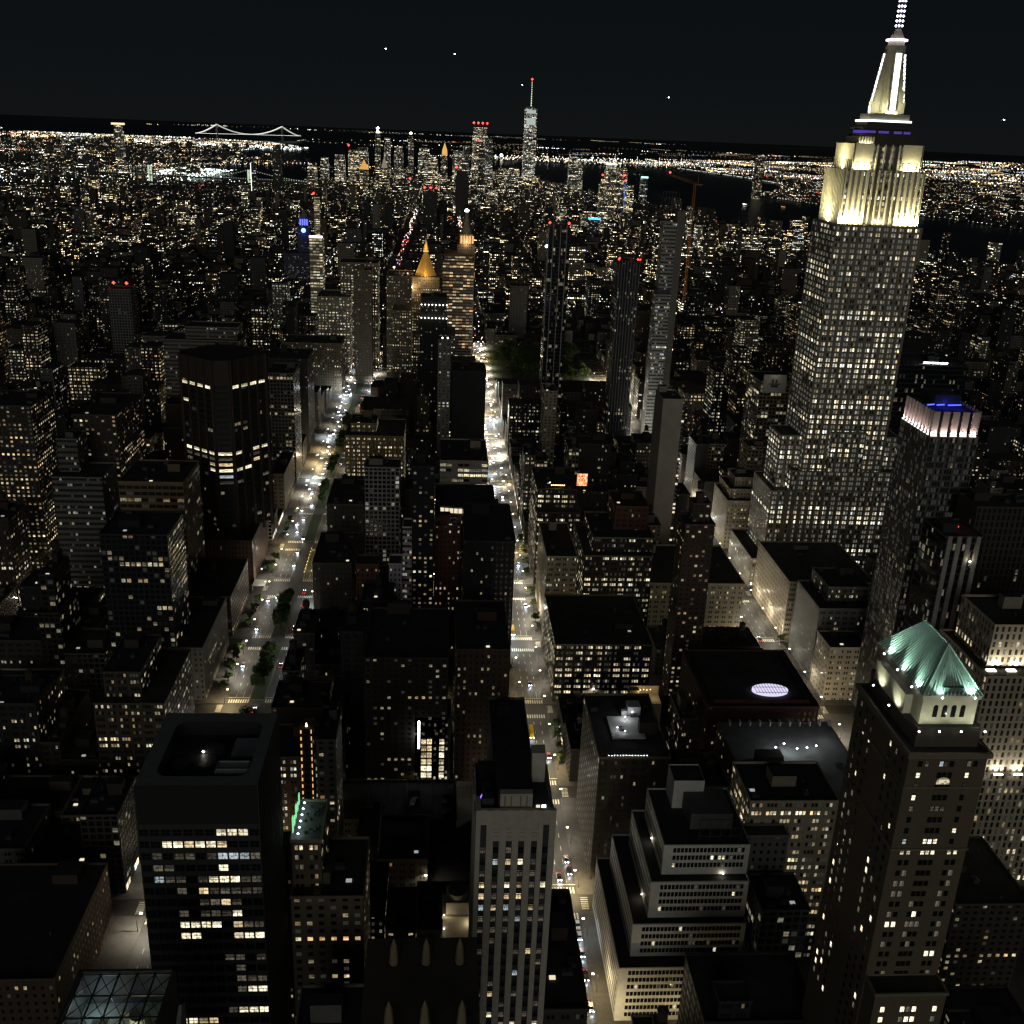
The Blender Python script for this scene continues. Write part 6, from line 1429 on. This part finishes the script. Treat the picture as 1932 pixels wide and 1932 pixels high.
# ------------------------------------------------------------------ distant lamps (thousands of real luminaires), by district
LC = [((1, .62, .25), 2.6), ((1, .80, .50), 3.5), ((1, .95, .82), 3.5), ((.82, .93, 1), 2.2), ((1, .08, .04), .5), ((.2, .35, 1), .15), ((.4, 1, .5), .2)]
def pickcol(w=None):
    t = sum(c[1] for c in LC); u = rnd.random()*t
    for c, p in LC:
        u -= p
        if u < 0: return c
    return LC[0][0]
def put(b, x, y, z, s_=1.0, col=None, br=None):
    d = math.hypot(x, y); col = col or pickcol(); br = br or (.3+4.5*rnd.random()**5)
    b.octa(x, y, z, .00034*d*s_, c=tuple(v*br for v in col))
def lamps(name, key, box, cnt, dens=None, zr=(6, 14), s_=1.0):
    b = MB(); k = 0; tries = 0
    while k < cnt and tries < cnt*60:
        tries += 1; x, y = rnd.uniform(box[0], box[1]), box[2]+(box[3]-box[2])*rnd.random()**box[4]
        if not inview(x, y, 0, 1.0) or not inside(x, y, GEO[key]): continue
        if rnd.random() > (district(x*.45, y*.45)*.62)**1.5*math.exp(-max(0, math.hypot(x, y)-9000)/9000): continue
        col = pickcol(); d = math.hypot(x, y); m_ = rnd.random()
        if m_ < .45:   # a lit street seen as a row
            a = rnd.choice((.15, .15+math.pi/2, .9))+rnd.gauss(0, .03); L = rnd.randrange(4, 13); sp_ = .0035*d+18; br = .3+1.2*rnd.random()**2
            for i in range(L):
                p = x+math.cos(a)*i*sp_, y+math.sin(a)*i*sp_
                if inside(*p, GEO[key]): put(b, *p, rnd.uniform(*zr), s_*.9, col, br*rnd.uniform(.5, 1.2)); k += 1
        elif m_ < .55: # a bright cluster
            for i in range(rnd.randrange(4, 10)): p = x+rnd.gauss(0, .006*d), y+rnd.gauss(0, .006*d); put(b, *p, rnd.uniform(*zr), s_*1.15, col, 1.5+2*rnd.random()) if inside(*p, GEO[key]) else 0; k += 1
        else: put(b, x, y, rnd.uniform(*zr), s_); k += 1
    if b.f: tag(b.obj(name, M['e_v']), kind='stuff')
lamps('brooklyn_lamps', 'brooklyn', (-14000, 800, 3500, 26000, 1.9), 6500)
lamps('jersey_lamps', 'jersey', (600, 20000, 1200, 26000, 1.9), 6500)
lamps('staten_island_lamps', 'staten', (-4000, 9000, 12000, 24000, 1.2), 700, s_=.7)
lamps('far_shore_lamps', 'shore', (-9000, 16000, 24000, 42000, 1.3), 350, s_=.55)
lamps('island_lamps', 'governors', (-1200, 400, 7000, 8600, 1), 60, s_=.8)
lamps('manhattan_lamps', 'manhattan', (-3200, 2300, 1750, 6400, 1.2), 2600, zr=(18, 34), s_=.75)
lamps('rooftop_lamps', 'manhattan', (-1400, 1900, 650, 2200, 1.0), 300, zr=(30, 45), s_=.55)
b = MB()   # shoreline quay lamps and container-port floodlights
def shore(key, i0, i1, sp_, col, br, s_=1.0):
    P = GEO[key]
    for i in range(i0, i1):
        a, c = Vector(P[i]), Vector(P[(i+1) % len(P)]); n = int((c-a).length/sp_)
        for j in range(n):
            if rnd.random() < .75: p = a.lerp(c, j/n); put(b, p.x, p.y, 5, s_, col, br*rnd.uniform(.4, 1.3))
shore('jersey', 3, 10, 30, (.95, 1, .9), 1.4, .8); shore('jersey', 10, 16, 55, (1, .9, .65), 1.6, 1.0); shore('manhattan', 0, 6, 60, (1, .9, .7), .9, .7); shore('brooklyn', 4, 16, 55, (.95, 1, .95), 1.6, .9); shore('governors', 0, 6, 60, (1, .8, .5), 1.0, .7); shore('liberty', 0, 5, 40, (1, .8, .5), .6, .6); shore('staten', 0, 2, 120, (1, .85, .6), 1, .7)
for i in range(260):
    x, y = loc(rnd.uniform(40.655, 40.672), rnd.uniform(-74.078, -74.048)); put(b, x, y, 25, rnd.uniform(.8, 1.5), (1, .86, .55) if rnd.random() < .7 else (1, 1, .95), .8+2.5*rnd.random()**2)
for k in range(2): x, y = loc(40.662-.001*k, -74.050-.004*k); put(b, x, y, 40, 4, (1, .92, .72), 8)
for i in range(7):
    x, y = loc(40.659+.0009*i, -74.063-.003*i)
    for z in range(0, 70, 9): put(b, x, y, z, .8, (1, 1, .9), 1.0)
# floodlit east river piers and the far-left bright cluster
for i in range(260): x, y = loc(rnd.uniform(40.694, 40.706), rnd.uniform(-74.001, -73.986)); put(b, x, y, 12, rnd.uniform(.7, 1.4), (.88, 1, .95), 1.5+6*rnd.random()**2)
for i in range(60): x, y = loc(rnd.uniform(40.672, 40.684), rnd.uniform(-73.97, -73.93)); put(b, x, y, 14, 1.5, (1, .68, .3), 2+4*rnd.random())
for (xa, xb, ya, yb, cnt_, c_, br_) in ((-1650, -1290, 5950, 6900, 330, (.86, 1, .93), 5), (-2800, -1600, 11900, 13200, 260, (.95, 1, .9), 3.5), (-5500, -4700, 13100, 14200, 70, (1, .72, .36), 6)):
    for i in range(cnt_):
        t = rnd.random(); put(b, xa+(xb-xa)*t, rnd.uniform(ya, yb), 10, rnd.uniform(.8, 1.6), c_, br_*(.15+rnd.random()**2))
# avenue lights in the far grid
for x0 in (-273, -112, 52, 523):
    for y in np.arange(1650, 4700, 16):
        if rnd.random() < .8: put(b, x0+rnd.uniform(-7, 7)+ (y-1650)*(.0 if x0 != 52 else .0), y, rnd.uniform(1, 8), rnd.uniform(.8, 1.5), rnd.choice(((1, .95, .9), (1, .75, .5), (1, .1, .05), (.8, .9, 1), (1, .9, .7))), .5+2.5*rnd.random())
tag(b.obj('waterfront_and_avenue_lamps', M['e_v']), kind='stuff')
print('lots', len(lots), 'objects', len(S.objects))
